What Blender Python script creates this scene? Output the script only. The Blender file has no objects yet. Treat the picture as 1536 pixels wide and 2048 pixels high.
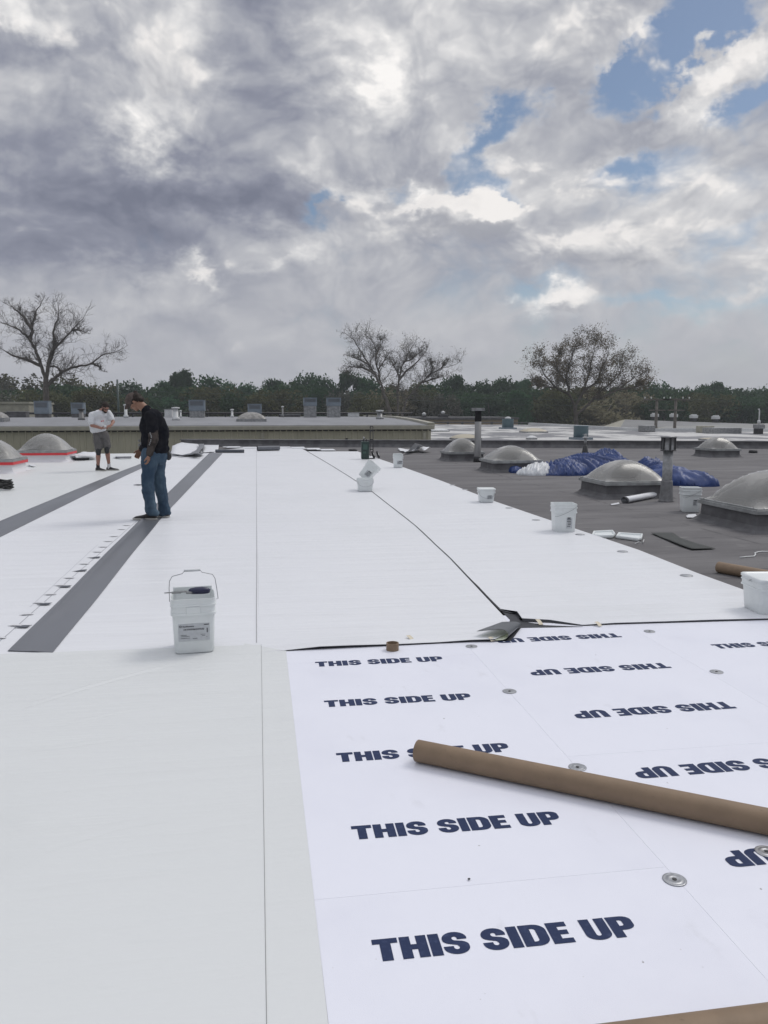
import bpy, bmesh, math, random
from mathutils import Vector, Matrix, Euler, noise
rnd = random.Random(7)
R = math.radians
C = bpy.context.scene.collection
scn = bpy.context.scene

# ------------------------------------------------------------------ camera
FPX, EYE = 1600.0, 1.55
PITCH = math.atan(202/1600); YAW = math.atan(253/1600*math.cos(PITCH))
cd = bpy.data.cameras.new('camera'); cam = bpy.data.objects.new('camera', cd); C.objects.link(cam)
cam.location = (0, 0, EYE); cam.rotation_euler = (R(90)-PITCH, 0, -YAW)
cd.sensor_fit = 'VERTICAL'; cd.sensor_height = 24; cd.lens = 24*FPX/2048
cd.clip_start = .05; cd.clip_end = 3000
scn.camera = cam
scn.render.resolution_x, scn.render.resolution_y = 768, 1024
scn.view_settings.view_transform = 'Standard'; scn.view_settings.look = 'None'
scn.view_settings.gamma = 1; scn.view_settings.exposure = 0

FW = Vector((math.sin(YAW)*math.cos(PITCH), math.cos(YAW)*math.cos(PITCH), -math.sin(PITCH)))
RT = Vector((math.cos(YAW), -math.sin(YAW), 0)); UP = RT.cross(FW)
def ray(px, py): return FW + RT*((px-768)/FPX) + UP*((1024-py)/FPX)
def G(px, py, z=0.0):                 # where the sight line meets the height z
    r = ray(px, py); t = (z-EYE)/r.z
    return Vector((r.x*t, r.y*t, z))
def PY(px, py, Y):                    # where the sight line meets the depth Y
    r = ray(px, py); t = Y/r.y
    return Vector((r.x*t, Y, EYE+r.z*t))

# ------------------------------------------------------------------ node helpers
class NT:
    def __init__(s, nt): s.nt = nt; nt.nodes.clear()
    def n(s, t, inp=None, **kw):
        nd = s.nt.nodes.new(t)
        for k, v in kw.items(): setattr(nd, k, v)
        if inp:
            for k, v in inp.items():
                sk = nd.inputs[k]
                if hasattr(v, 'is_linked') or isinstance(v, bpy.types.NodeSocket): s.nt.links.new(v, sk)
                else: sk.default_value = v
        return nd
    def m(s, op, a, b=None, c=None, clamp=False):
        d = {0: a}
        if b is not None: d[1] = b
        if c is not None: d[2] = c
        return s.n('ShaderNodeMath', d, operation=op, use_clamp=clamp).outputs[0]
    def v(s, op, a, b=None):
        d = {0: a}
        if b is not None: d[1] = b
        nd = s.n('ShaderNodeVectorMath', d, operation=op)
        return nd.outputs['Value'] if op in ('LENGTH', 'DOT_PRODUCT', 'DISTANCE') else nd.outputs[0]
    dim = '3D'
    def noise(s, vec, scale, detail=4, rough=.5, dist=0, col=False):
        nd = s.n('ShaderNodeTexNoise', noise_dimensions=s.dim, inp={'Vector': vec, 'Scale': scale, 'Detail': detail, 'Roughness': rough, 'Distortion': dist})
        return nd.outputs['Color' if col else 'Fac']
    def ramp(s, f, stops, interp='LINEAR'):
        nd = s.n('ShaderNodeValToRGB', {0: f}); cr = nd.color_ramp; cr.interpolation = interp
        while len(cr.elements) < len(stops): cr.elements.new(.5)
        for e, (p, c) in zip(cr.elements, stops):
            e.position = p; e.color = (c if len(c) == 4 else (*c, 1)) if not isinstance(c, (int, float)) else (c, c, c, 1)
        return nd.outputs[0]
    def mix(s, f, a, b, blend='MIX'):
        nd = s.n('ShaderNodeMix', data_type='RGBA', blend_type=blend)
        for k, v in ((0, f), (6, a), (7, b)):
            if isinstance(v, bpy.types.NodeSocket): s.nt.links.new(v, nd.inputs[k])
            else: nd.inputs[k].default_value = v if (k == 0 or len(v) == 4) else (*v, 1)
        return nd.outputs[2]
    def sm(s, x, a, b):
        return s.n('ShaderNodeMapRange', {0: x, 1: a, 2: b, 3: 0.0, 4: 1.0}, interpolation_type='SMOOTHSTEP').outputs[0]

# ------------------------------------------------------------------ sky and sun
SUN_EL, SUN_AZ = R(52), R(62)          # azimuth clockwise from +Y: high, ahead and to the right, behind thin cloud
w = bpy.data.worlds.new('World'); scn.world = w; w.use_nodes = True
w.cycles.sampling_method = 'MANUAL'; w.cycles.sample_map_resolution = 256
n = NT(w.node_tree); n.dim = '2D'
co = n.n('ShaderNodeTexCoord').outputs['Generated']
dirv = n.v('NORMALIZE', co)
sx = n.n('ShaderNodeSeparateXYZ', {0: dirv}); X_, Y_, Z_ = sx.outputs
az = n.m('ARCTAN2', X_, Y_); el = n.m('ARCSINE', Z_)
P0 = n.n('ShaderNodeCombineXYZ', {0: az, 1: n.m('MULTIPLY', el, 1.45), 2: 0.0}).outputs[0]   # direction of view, clouds flattened a little
wv = n.v('MULTIPLY', n.v('SUBTRACT', n.noise(P0, 5.0, 4, .5, col=True), (.5, .5, .5)), (.10, .10, 0))
P1 = n.v('ADD', P0, wv)
# angular coordinates with billowed edges for the large masses
w2 = n.v('MULTIPLY', n.v('SUBTRACT', n.noise(P0, 11.0, 7, .6, col=True), (.5, .5, .5)), (.13, .10, 0))
A0 = n.v('ADD', n.n('ShaderNodeCombineXYZ', {0: az, 1: el, 2: 0.0}).outputs[0], w2)
def azel(px, py):
    r = ray(px, py).normalized(); return math.atan2(r.x, r.y), math.asin(r.z)
def blob(px, py, sxp, syp, amp, rot=0, vec=None):
    a_, e_ = azel(px, py)
    mp = n.n('ShaderNodeMapping', {'Vector': vec or A0, 'Location': (a_, e_, 0), 'Rotation': (0, 0, R(rot)), 'Scale': (sxp/FPX, syp/FPX, 1)}, vector_type='TEXTURE')
    q = n.v('DOT_PRODUCT', mp.outputs[0], mp.outputs[0])
    return n.m('MULTIPLY', n.m('EXPONENT', n.m('MULTIPLY', q, -1.0)), amp)
def total(bl, vec=None):
    t = None
    for b in bl:
        b = tuple(b)+(0,)*(6-len(b)); o = blob(*b, vec=vec); t = o if t is None else n.m('ADD', t, o)
    return t
COVER = [  # holes (negative) and masses (positive) of the cloud layer
 (1350, 70, 75, 110, -1.0, -35), (1240, 150, 110, 45, -.9, 30), (1010, 235, 90, 45, -.95, 25), (950, 330, 50, 75, -.75, 0),
 (1500, 215, 60, 25, -.7, 10), (1250, 345, 60, 30, -.6, 0), (1000, 390, 60, 25, -.5, 0), (640, 405, 40, 22, -.75, 40),
 (790, 385, 40, 16, -.5, 0), (1430, 20, 60, 60, -.9, 0), (1480, 480, 120, 22, -.35, 10), (1350, 600, 190, 20, -.4, 0), (1080, 560, 70, 20, -.35, 0),
 (1420, 150, 120, 30, .9, 38), (1120, 200, 60, 50, .45, 0), (1160, 60, 120, 90, .8, 0), (1040, 300, 70, 35, .5, 0),
 (1300, 270, 220, 40, .4, 0), (300, 250, 700, 400, .5, 0), (800, 120, 260, 180, .5, 0)]
LIGHT = [  # thick, shaded masses (negative) and sunlit heaps (positive)
 (90, 80, 150, 32, -.28, 5), (40, 30, 130, 36, .30, 0), (330, 70, 90, 70, .24, 0), (520, 110, 130, 120, -.27, 0), (30, 170, 110, 50, .08, 0),
 (60, 240, 110, 70, -.12, 0), (290, 250, 70, 45, .36, 0), (400, 200, 70, 40, .08, 0), (755, 160, 70, 55, .35, 0), (650, 60, 60, 90, .12, 0), (850, 30, 160, 60, .10, 0),
 (640, 215, 110, 60, -.08, 0), (760, 265, 40, 24, .14, 0), (610, 320, 50, 24, .18, 0), (1180, 60, 110, 70, .14, 0), (1440, 165, 120, 38, .38, 35),
 (260, 350, 330, 55, -.26, 0), (60, 450, 260, 75, -.26, 0), (430, 400, 260, 40, -.22, 0), (820, 310, 150, 40, -.12, 0), (280, 500, 240, 40, -.14, 0),
 (705, 385, 55, 30, .30, 0), (855, 400, 42, 18, .32, 0), (975, 425, 60, 34, .36, 0), (560, 510, 60, 14, .18, 20), (400, 545, 45, 18, .36, 0), (290, 575, 90, 22, .12, 0),
 (1120, 585, 75, 20, .42, 0), (1020, 588, 20, 6, .20, 0), (1300, 500, 240, 40, .08, 0), (1420, 360, 130, 40, .08, 0), (1190, 350, 70, 30, .10, 0), (1020, 330, 60, 22, .14, 0), (1530, 560, 60, 40, .10, 0),
 (700, 470, 180, 40, .06, 0), (900, 540, 160, 50, -.06, 0), (1180, 230, 120, 50, -.12, 0), (1350, 290, 180, 40, -.06, 0)]
cov = total(COVER); lit = total(LIGHT)
def HF(vec):                              # billowing height of the cloud deck
    fb = n.noise(vec, 5.2, 9, .52)
    wp = n.v('ADD', vec, n.v('MULTIPLY', n.v('SUBTRACT', n.noise(vec, 22.0, 3, .5, col=True), (.5, .5, .5)), (.020, .020, 0)))
    vo = n.n('ShaderNodeTexVoronoi', voronoi_dimensions='2D', inp={'Vector': wp, 'Scale': 9.5, 'Detail': 3.0, 'Roughness': .55, 'Smoothness': .5, 'Lacunarity': 2.2}, feature='SMOOTH_F1').outputs['Distance']
    return fb, n.m('MULTIPLY_ADD', vo, -.50, n.m('MULTIPLY_ADD', fb, 1.15, .12))
f1, h1 = HF(P1); f2, h2 = HF(n.v('ADD', P1, (.006, .024, 0)))
dens = n.m('ADD', n.m('ADD', n.m('MULTIPLY', h1, .85), .22), cov)
horizon = n.sm(el, R(13), R(2))        # haze evens the clouds out near the horizon
mask = n.m('MAXIMUM', n.sm(dens, -.12, .62), n.m('MULTIPLY', n.sm(el, R(8), R(2)), .92))
relief = n.m('MULTIPLY', n.m('SUBTRACT', h1, h2), .42)
thick = n.m('MULTIPLY', n.m('SUBTRACT', n.noise(P1, 3.0, 6, .5), .5), -.40)
edge = n.m('MULTIPLY', n.m('SUBTRACT', 1.0, n.sm(dens, .25, .75)), .08)     # thin rims let the light through
det = n.m('ADD', n.m('ADD', relief, thick), n.m('ADD', n.m('MULTIPLY', lit, 1.10), n.m('ADD', edge, n.m('MULTIPLY_ADD', h1, .22, -.10))))
det = n.m('MULTIPLY', det, n.m('MULTIPLY_ADD', horizon, -.80, 1.10))
base = n.m('ADD', n.m('MULTIPLY_ADD', horizon, -.03, .635), det)
cc = n.ramp(base, [(.05, (.185, .200, .262)), (.30, (.270, .285, .352)), (.50, (.385, .398, .450)), (.68, (.530, .537, .568)), (.86, (.75, .745, .75)), (1.0, (.98, .955, .935))])
# second layer: heaped cumulus with bright crisp tops and grey feet
HEAPS = [(700, 410, 75, 52, .95, 0), (858, 408, 50, 20, .95, 0), (960, 425, 52, 40, 1.0, 0), (1000, 425, 50, 16, .8, 10), (850, 480, 200, 60, .70, 0), (1130, 592, 62, 26, 1.1, 0), (1030, 590, 34, 9, .9, 0),
  (400, 552, 50, 26, .80, 0), (290, 265, 70, 46, .7, 0), (755, 175, 80, 62, .7, 0), (330, 90, 90, 70, .6, 0),
  (1450, 165, 130, 40, 1.05, 36), (1190, 365, 80, 36, .7, 0), (1370, 370, 130, 36, .7, 0), (1030, 335, 66, 22, .7, 0), (1270, 490, 190, 44, .75, 0), (1160, 80, 130, 90, .75, 0), (1520, 560, 60, 40, .8, 0), (60, 60, 130, 50, .6, 0)]
def LB(vec, hh):
    return n.m('ADD', total(HEAPS, vec), n.m('MULTIPLY', n.m('SUBTRACT', hh, .48), 1.5))
wh = n.v('MULTIPLY', n.v('SUBTRACT', n.noise(P0, 30.0, 5, .6, col=True), (.5, .5, .5)), (.035, .030, 0))
H0 = n.v('ADD', n.v('ADD', n.n('ShaderNodeCombineXYZ', {0: az, 1: el, 2: 0.0}).outputs[0], n.v('MULTIPLY', w2, (.30, .30, 0))), wh)
b1 = LB(H0, h1); b2 = LB(n.v('ADD', H0, (.003, .016, 0)), h2)
mB = n.m('MULTIPLY', n.sm(b1, .16, .60), n.m('MULTIPLY_ADD', horizon, -.45, 1.0))
hb = n.m('ADD', n.m('MULTIPLY', n.m('SUBTRACT', b1, b2), .85), n.m('ADD', n.m('MULTIPLY', lit, .45), n.m('MULTIPLY_ADD', n.sm(b1, .40, 1.3), -.22, .66)))
cB = n.ramp(hb, [(.25, (.36, .37, .415)), (.50, (.47, .475, .505)), (.68, (.60, .60, .62)), (.84, (.72, .71, .71)), (1.0, (.90, .87, .85))])
fullmask = n.m('MAXIMUM', mask, mB)
cc = n.mix(n.m('MULTIPLY', mB, .80), cc, cB)
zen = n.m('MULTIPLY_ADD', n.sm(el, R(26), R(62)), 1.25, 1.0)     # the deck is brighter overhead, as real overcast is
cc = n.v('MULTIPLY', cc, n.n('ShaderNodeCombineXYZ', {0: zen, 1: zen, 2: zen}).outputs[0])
sky = n.n('ShaderNodeTexSky', sky_type='NISHITA', sun_disc=False, sun_elevation=SUN_EL, sun_rotation=SUN_AZ, altitude=200, air_density=1.0, dust_density=1.0, ozone_density=1.5)
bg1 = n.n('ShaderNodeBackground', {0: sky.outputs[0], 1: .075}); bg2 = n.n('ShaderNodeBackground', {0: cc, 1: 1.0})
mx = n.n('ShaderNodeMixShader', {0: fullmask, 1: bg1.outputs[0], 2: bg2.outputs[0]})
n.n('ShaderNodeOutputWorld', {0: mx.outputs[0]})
sd = bpy.data.lights.new('sun', 'SUN'); sd.energy = 1.2; sd.angle = R(22); sd.color = (1, .96, .9)
sun = bpy.data.objects.new('sun', sd); C.objects.link(sun)
sv = Vector((math.sin(SUN_AZ)*math.cos(SUN_EL), math.cos(SUN_AZ)*math.cos(SUN_EL), math.sin(SUN_EL)))
sun.rotation_euler = sv.to_track_quat('Z', 'Y').to_euler(); sun.location = sv*50

# ------------------------------------------------------------------ object helpers
def tag(o, label=None, cat=None, group=None, kind=None):
    if label: o['label'] = label
    if cat: o['category'] = cat
    if group: o['group'] = group
    if kind: o['kind'] = kind
    return o
def thing(name, label, cat, loc=(0, 0, 0), rz=0, group=None):
    o = bpy.data.objects.new(name, None); C.objects.link(o); o.empty_display_size = .1
    o.location = loc; o.rotation_euler = (0, 0, rz)
    return tag(o, label, cat, group)
class MB:
    def __init__(s): s.v = []; s.f = []; s.sm = []
    def add(s, vs, fs, smooth=False, M=None):
        b = len(s.v); s.v += [tuple((M @ Vector(p)) if M else p) for p in vs]
        s.f += [tuple(b+i for i in f) for f in fs]; s.sm += [smooth]*len(fs); return s
    def box(s, c, d, rz=0, M=None):
        m = Matrix.Translation(c) @ Matrix.Rotation(rz, 4, 'Z')
        if M: m = M @ m
        x, y, z = d[0]/2, d[1]/2, d[2]/2
        vs = [(i*x, j*y, k*z) for k in (-1, 1) for j in (-1, 1) for i in (-1, 1)]
        return s.add(vs, [(0, 2, 3, 1), (4, 5, 7, 6), (0, 1, 5, 4), (2, 6, 7, 3), (0, 4, 6, 2), (1, 3, 7, 5)], False, m)
    def loft(s, rings, smooth=True, cap=True, M=None):
        k = len(rings[0]); vs = [p for r in rings for p in r]; fs = []
        for i in range(len(rings)-1):
            for j in range(k):
                a = i*k+j; b = i*k+(j+1) % k; fs.append((a, b, b+k, a+k))
        s.add(vs, fs, smooth, M)
        if cap:
            b0 = len(s.v)-len(vs)
            s.f += [tuple(b0+j for j in range(k))[::-1], tuple(b0+(len(rings)-1)*k+j for j in range(k))]; s.sm += [False]*2
        return s
    def tube(s, pts, rad, k=8, smooth=True, cap=True, M=None):
        pts = [Vector(p) for p in pts]
        if not isinstance(rad, (list, tuple)): rad = [rad]*len(pts)
        rings = []; prev = None
        for i, p in enumerate(pts):
            t = (pts[min(i+1, len(pts)-1)]-pts[max(i-1, 0)])
            t = t.normalized() if t.length > 1e-9 else Vector((0, 0, 1))
            if prev is None: prev = t.orthogonal().normalized()
            u = (prev - t*prev.dot(t)); u = u.normalized() if u.length > 1e-6 else t.orthogonal().normalized()
            w_ = t.cross(u); prev = u
            rings.append([p+(u*math.cos(2*math.pi*j/k)+w_*math.sin(2*math.pi*j/k))*rad[i] for j in range(k)])
        return s.loft(rings, smooth, cap, M)
    def lathe(s, prof, k=24, M=None, smooth=True, cap=True):
        return s.loft([[(r*math.cos(2*math.pi*j/k), r*math.sin(2*math.pi*j/k), z) for j in range(k)] for r, z in prof], smooth, cap, M)
    def prism(s, poly, z0, z1, M=None):
        k = len(poly)
        vs = [(p[0], p[1], z0) for p in poly]+[(p[0], p[1], z1) for p in poly]
        return s.add(vs, [tuple(range(k))[::-1], tuple(range(k, 2*k))]+[(i, (i+1) % k, (i+1) % k+k, i+k) for i in range(k)], False, M)
    def ell(s, c, r, rot=None, k=14, M=None):
        m = Matrix.Translation(c) @ (rot.to_4x4() if rot else Matrix())
        if M: m = M @ m
        rings = []
        for i in range(1, k):
            th = math.pi*i/k
            rings.append([(r[0]*math.sin(th)*math.cos(2*math.pi*j/(k+2)), r[1]*math.sin(th)*math.sin(2*math.pi*j/(k+2)), -r[2]*math.cos(th)) for j in range(k+2)])
        return s.loft(rings, True, True, m)
    def cap(s, p, q, r0, r1, k=12):      # tapered limb with round ends
        p = Vector(p); q = Vector(q); t = (q-p); L = t.length; t = t/L
        pts = []; rr = []
        for i in range(5):
            a = math.pi/2*(1-i/4.5); pts.append(p-t*r0*math.sin(a)); rr.append(max(r0*math.cos(a), .0005))
        pts += [p, q]; rr += [r0, r1]
        for i in range(1, 6):
            a = math.pi/2*(i/5.05); pts.append(q+t*r1*math.sin(a)); rr.append(max(r1*math.cos(a), .0005))
        return s.tube(pts, rr, k)
    def sheet(s, rows, thick=0, smooth=True):  # grid of points (rows of equal length), optional underside
        a, b = len(rows), len(rows[0]); vs = [p for r in rows for p in r]
        fs = [(i*b+j, i*b+j+1, (i+1)*b+j+1, (i+1)*b+j) for i in range(a-1) for j in range(b-1)]
        s.add(vs, fs, smooth)
        if thick:
            lo = [tuple(Vector(p)-Vector((0, 0, thick))) for p in vs]
            s.add(lo, [f[::-1] for f in fs], smooth)
            bd = [j for j in range(b)]+[i*b+b-1 for i in range(1, a)]+[(a-1)*b+j for j in range(b-2, -1, -1)]+[i*b for i in range(a-2, 0, -1)]
            vv = [vs[i] for i in bd]+[lo[i] for i in bd]; kk = len(bd)
            s.add(vv, [(i+kk, (i+1) % kk+kk, (i+1) % kk, i) for i in range(kk)], False)
        return s
    def build(s, name, mat, parent=None, bevel=0):
        me = bpy.data.meshes.new(name); me.from_pydata([tuple(p) for p in s.v], [], s.f)
        me.polygons.foreach_set('use_smooth', s.sm); me.materials.append(mat)
        bm = bmesh.new(); bm.from_mesh(me); bmesh.ops.recalc_face_normals(bm, faces=bm.faces); bm.to_mesh(me); bm.free()
        o = bpy.data.objects.new(name, me); C.objects.link(o)
        if parent: o.parent = parent
        if bevel:
            b = o.modifiers.new('bevel', 'BEVEL'); b.width = bevel; b.segments = 2; b.limit_method = 'ANGLE'
        return o
def copy_tree(o, parent=None):
    c = o.copy(); C.objects.link(c)
    if parent: c.parent = parent
    for ch in [x for x in C.objects if x.parent == o]: copy_tree(ch, c)
    return c
def fuse(mb, name, mat, parent, vox=.01, smooth=6, wob=0, wsc=9, factor=.5, dec=None):
    """one continuous surface out of overlapping closed shapes"""
    o = mb.build('tmp', mat); m = o.modifiers.new('r', 'REMESH'); m.mode = 'VOXEL'; m.voxel_size = vox; m.use_smooth_shade = True
    m = o.modifiers.new('s', 'SMOOTH'); m.factor = factor; m.iterations = smooth
    dg = bpy.context.evaluated_depsgraph_get(); dg.update()
    me = bpy.data.meshes.new_from_object(o.evaluated_get(dg)); bpy.data.objects.remove(o)
    if wob:
        for v in me.vertices:
            p = v.co; d = noise.noise(Vector((p.x*wsc, p.y*wsc, p.z*wsc*.8)))+.5*noise.noise(Vector((p.x*wsc*2.3, p.y*wsc*2.3+7, p.z*wsc*2.6)))
            v.co = p+v.normal*(d*wob)
    me.polygons.foreach_set('use_smooth', [True]*len(me.polygons))
    me.materials.clear(); me.materials.append(mat); me.name = name
    r = bpy.data.objects.new(name, me); C.objects.link(r); r.parent = parent
    return r
def text_mesh(txt, size, mat, parent, M, name='lettering', stretch=1, bold=0):
    cu = bpy.data.curves.new('t', 'FONT'); cu.body = txt; cu.size = size; cu.align_x = 'LEFT'; cu.offset = bold; cu.resolution_u = 3
    o = bpy.data.objects.new('t', cu); C.objects.link(o)
    dg = bpy.context.evaluated_depsgraph_get(); dg.update()
    me = bpy.data.meshes.new_from_object(o.evaluated_get(dg)); bpy.data.objects.remove(o); bpy.data.curves.remove(cu)
    me.transform(M @ Matrix.Diagonal((stretch, 1, 1, 1))); me.materials.clear(); me.materials.append(mat); me.name = name
    r = bpy.data.objects.new(name, me); C.objects.link(r); r.parent = parent
    return r

# ------------------------------------------------------------------ materials
MATS = {}
def mat(name, col, rough=.6, spec=.5, metal=0, var=0, vscale=5, bump=0, bscale=40, bstretch=(1, 1, 1), col2=None, thr=(.35, .65), detail=5, trans=0, alpha=1, sss=0, coat=0):
    m = bpy.data.materials.new(name); m.use_nodes = True; k = NT(m.node_tree)
    tc = k.n('ShaderNodeTexCoord').outputs['Object']
    c = (*col, 1)
    b = k.n('ShaderNodeBsdfPrincipled', {'Roughness': rough, 'Metallic': metal, 'Specular IOR Level': spec, 'Transmission Weight': trans, 'Alpha': alpha, 'Coat Weight': coat})
    if var or col2:
        v = k.n('ShaderNodeMapping', {'Vector': tc, 'Scale': bstretch}).outputs[0]
        f = k.sm(k.noise(v, vscale, detail, .6), *thr)
        c2 = (*col2, 1) if col2 else tuple(max(0, x*(1-var)) for x in col)+(1,)
        c = k.mix(f, c, c2); k.nt.links.new(c, b.inputs['Base Color'])
    else: b.inputs['Base Color'].default_value = c
    if bump:
        v = k.n('ShaderNodeMapping', {'Vector': tc, 'Scale': bstretch}).outputs[0]
        bn = k.n('ShaderNodeBump', {'Strength': 1.0, 'Distance': bump, 'Height': k.noise(v, bscale, 5, .6)})
        k.nt.links.new(bn.outputs[0], b.inputs['Normal'])
    k.n('ShaderNodeOutputMaterial', {0: b.outputs[0]})
    MATS[name] = m; return m
def membrane(name, col, rough=.36, seed=0.0):
    m = bpy.data.materials.new(name); m.use_nodes = True; k = NT(m.node_tree)
    tc = k.v('ADD', k.n('ShaderNodeTexCoord').outputs['Object'], (seed, seed*2.3, 0))
    dirt = k.sm(k.noise(tc, .55, 6, .62), .48, .78)
    scuff = k.sm(k.noise(k.v('MULTIPLY', tc, (1, 3.5, 1)), 2.4, 8, .7), .60, .80)
    speck = k.sm(k.noise(tc, 60, 2, .5), .79, .83)
    c = k.mix(k.m('MULTIPLY', dirt, .55), (*col, 1), (col[0]*.86, col[1]*.87, col[2]*.86, 1))
    c = k.mix(k.m('MULTIPLY', scuff, .5), c, (col[0]*.80, col[1]*.82, col[2]*.83, 1))
    c = k.mix(k.m('MULTIPLY', speck, .5), c, (.30, .29, .28, 1))
    wav = k.noise(k.v('MULTIPLY', tc, (.35, 3.2, 1)), 1.3, 4, .55)      # the sheet lies in faint cross ripples
    crs = k.noise(tc, 2.2, 3, .5)
    h = k.m('ADD', k.m('MULTIPLY', wav, .024), k.m('ADD', k.m('MULTIPLY', crs, .004), k.m('MULTIPLY', k.noise(tc, 350, 2, .5), .0002)))
    bn = k.n('ShaderNodeBump', {'Strength': .75, 'Distance': 1.0, 'Height': h})
    rg = k.m('MULTIPLY_ADD', k.noise(tc, 1.1, 5, .6), .22, rough-.10)
    b = k.n('ShaderNodeBsdfPrincipled', {'Base Color': c, 'Roughness': rg, 'Specular IOR Level': .5, 'Normal': bn.outputs[0]})
    k.n('ShaderNodeOutputMaterial', {0: b.outputs[0]}); return m
M_new = membrane('white_membrane', (.70, .71, .735))
M_near = membrane('cream_membrane', (.63, .645, .645), .40, 3.1)
M_black = mat('black_underside', (.018, .020, .026), .55)
M_sheen = mat('painted_underside_sheen', (.060, .066, .074), .32)  # black underside lightened to grey, its sheen put into the colour
M_pale = mat('pale_underside', (.72, .76, .62), .5)
M_cover = mat('grey_cover_strip', (.135, .142, .160), .33, .5, 0, .22, .9, .004, 1.5, (1, .25, 1))
M_cover2 = mat('dark_grey_strip', (.072, .080, .098), .36, .5, 0, .2, 2)  # darker grey for tabs, a roll, offcuts and the knife
def board_mat():
    m = bpy.data.materials.new('board_facer'); m.use_nodes = True; k = NT(m.node_tree)
    tc = k.n('ShaderNodeTexCoord').outputs['Object']
    c = k.mix(k.sm(k.noise(tc, 1.3, 6, .6), .4, .75), (.725, .735, .805, 1), (.68, .69, .765, 1))
    c = k.mix(k.m('MULTIPLY', k.sm(k.noise(tc, 27, 2, .45), .765, .80), .85), c, (.22, .21, .20, 1))
    c = k.mix(k.m('MULTIPLY', k.sm(k.noise(k.v('ADD', tc, (4, 4, 4)), 75, 1, .5), .80, .84), .7), c, (.35, .33, .30, 1))
    c = k.mix(k.m('MULTIPLY', k.sm(k.noise(k.v('MULTIPLY', tc, (1, .5, 1)), 5, 6, .65), .60, .74), .38), c, (.50, .50, .53, 1))
    h = k.m('ADD', k.m('MULTIPLY', k.noise(tc, 260, 3, .6), .0004), k.m('MULTIPLY', k.noise(tc, 3, 2, .5), .004))
    bn = k.n('ShaderNodeBump', {'Strength': .8, 'Distance': 1.0, 'Height': h})
    b = k.n('ShaderNodeBsdfPrincipled', {'Base Color': c, 'Roughness': .42, 'Specular IOR Level': .4, 'Normal': bn.outputs[0]})
    k.n('ShaderNodeOutputMaterial', {0: b.outputs[0]}); return m
M_board = board_mat()
M_foam = mat('board_edge', (.62, .58, .42), .8)
M_ink = mat('navy_ink', (.018, .030, .080), .6, .2, 0, 0, 38, col2=(.045, .062, .135), thr=(.50, .80), detail=8)
def roof_mat():
    m = bpy.data.materials.new('dark_granule_roof'); m.use_nodes = True; k = NT(m.node_tree)
    tc = k.n('ShaderNodeTexCoord').outputs['Object']; tw = k.v('ADD', tc, k.v('MULTIPLY', k.noise(tc, .8, 3, .5, col=True), (.05, .08, 0)))
    c = k.mix(k.sm(k.noise(k.v('MULTIPLY', tc, (.5, 1.6, 1)), .7, 6, .62), .35, .72), (.098, .094, .098, 1), (.165, .160, .162, 1))
    c = k.mix(k.m('MULTIPLY', k.sm(k.noise(k.v('MULTIPLY', tc, (.45, 3.4, 1)), 1.3, 7, .7), .54, .70), .8), c, (.052, .050, .054, 1))
    c = k.mix(k.m('MULTIPLY', k.sm(k.noise(k.v('MULTIPLY', tc, (.7, 1.3, 1)), 3.1, 6, .6), .60, .70), .55), c, (.20, .195, .19, 1))
    sp = k.n('ShaderNodeSeparateXYZ', {0: tw})
    sy = k.m('ABSOLUTE', k.m('SUBTRACT', k.m('FRACT', k.m('MULTIPLY', sp.outputs[1], 1/.98)), .5))
    seam = k.m('SUBTRACT', 1.0, k.sm(sy, .012, .030))
    sxx = k.m('ABSOLUTE', k.m('SUBTRACT', k.m('FRACT', k.m('MULTIPLY_ADD', sp.outputs[0], 1/5.3, .37)), .5))
    seam = k.m('MAXIMUM', seam, k.m('SUBTRACT', 1.0, k.sm(sxx, .002, .008)))
    br = k.sm(k.noise(tc, 2.2, 4, .6), .44, .60)
    c = k.mix(k.m('MULTIPLY', k.m('MULTIPLY', seam, br), .75), c, (.035, .034, .038, 1))
    g = k.noise(tc, 140, 3, .7)
    c = k.mix(k.m('MULTIPLY', k.sm(g, .3, .7), .35), c, (.17, .165, .165, 1))
    bn = k.n('ShaderNodeBump', {'Strength': .7, 'Distance': 1.0, 'Height': k.m('ADD', k.m('MULTIPLY', g, .003), k.m('MULTIPLY', k.noise(tc, 1.6, 4, .5), .03))})
    b = k.n('ShaderNodeBsdfPrincipled', {'Base Color': c, 'Roughness': .82, 'Specular IOR Level': .3, 'Normal': bn.outputs[0]})
    k.n('ShaderNodeOutputMaterial', {0: b.outputs[0]}); return m
M_roof = roof_mat()
M_curb = mat('curb_flashing', (.140, .138, .143), .8, .3, 0, .35, 3, .004, 60)
M_wallcap = mat('parapet_cap', (.19, .19, .20), .7, .3, 0, .3, 2, .004, 30)
M_alu = mat('weathered_aluminium', (.36, .37, .37), .45, .5, .55, .3, 6)
M_galv = mat('galvanised_steel', (.33, .335, .34), .48, .5, .5, .35, 7)
M_flue = mat('flue_pipe_metal', (.25, .25, .25), .55, .4, .35, .35, 4, .0, 10, (1, 1, .3))
M_sheetm = mat('painted_steel_bluegrey', (.20, .24, .28), .5, .5, .1, .2, 2)
M_dark = mat('dark_metal', (.03, .03, .032), .5)
M_white = mat('white_paint_metal', (.62, .63, .63), .5, .5, 0, .15, 6)
M_pail = mat('white_pail_plastic', (.70, .73, .73), .34, .5, 0, .07, 5, sss=0)
M_label = mat('label_paper', (.50, .52, .54), .45, .4, 0, .1, 40)
M_print = mat('label_print', (.05, .055, .06), .6)
M_wire = mat('steel_wire', (.26, .27, .28), .35, .5, .8)
M_grip = mat('grey_grip', (.52, .54, .55), .5)
M_navyp = mat('navy_plastic_handle', (.016, .018, .055), .4)
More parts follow.
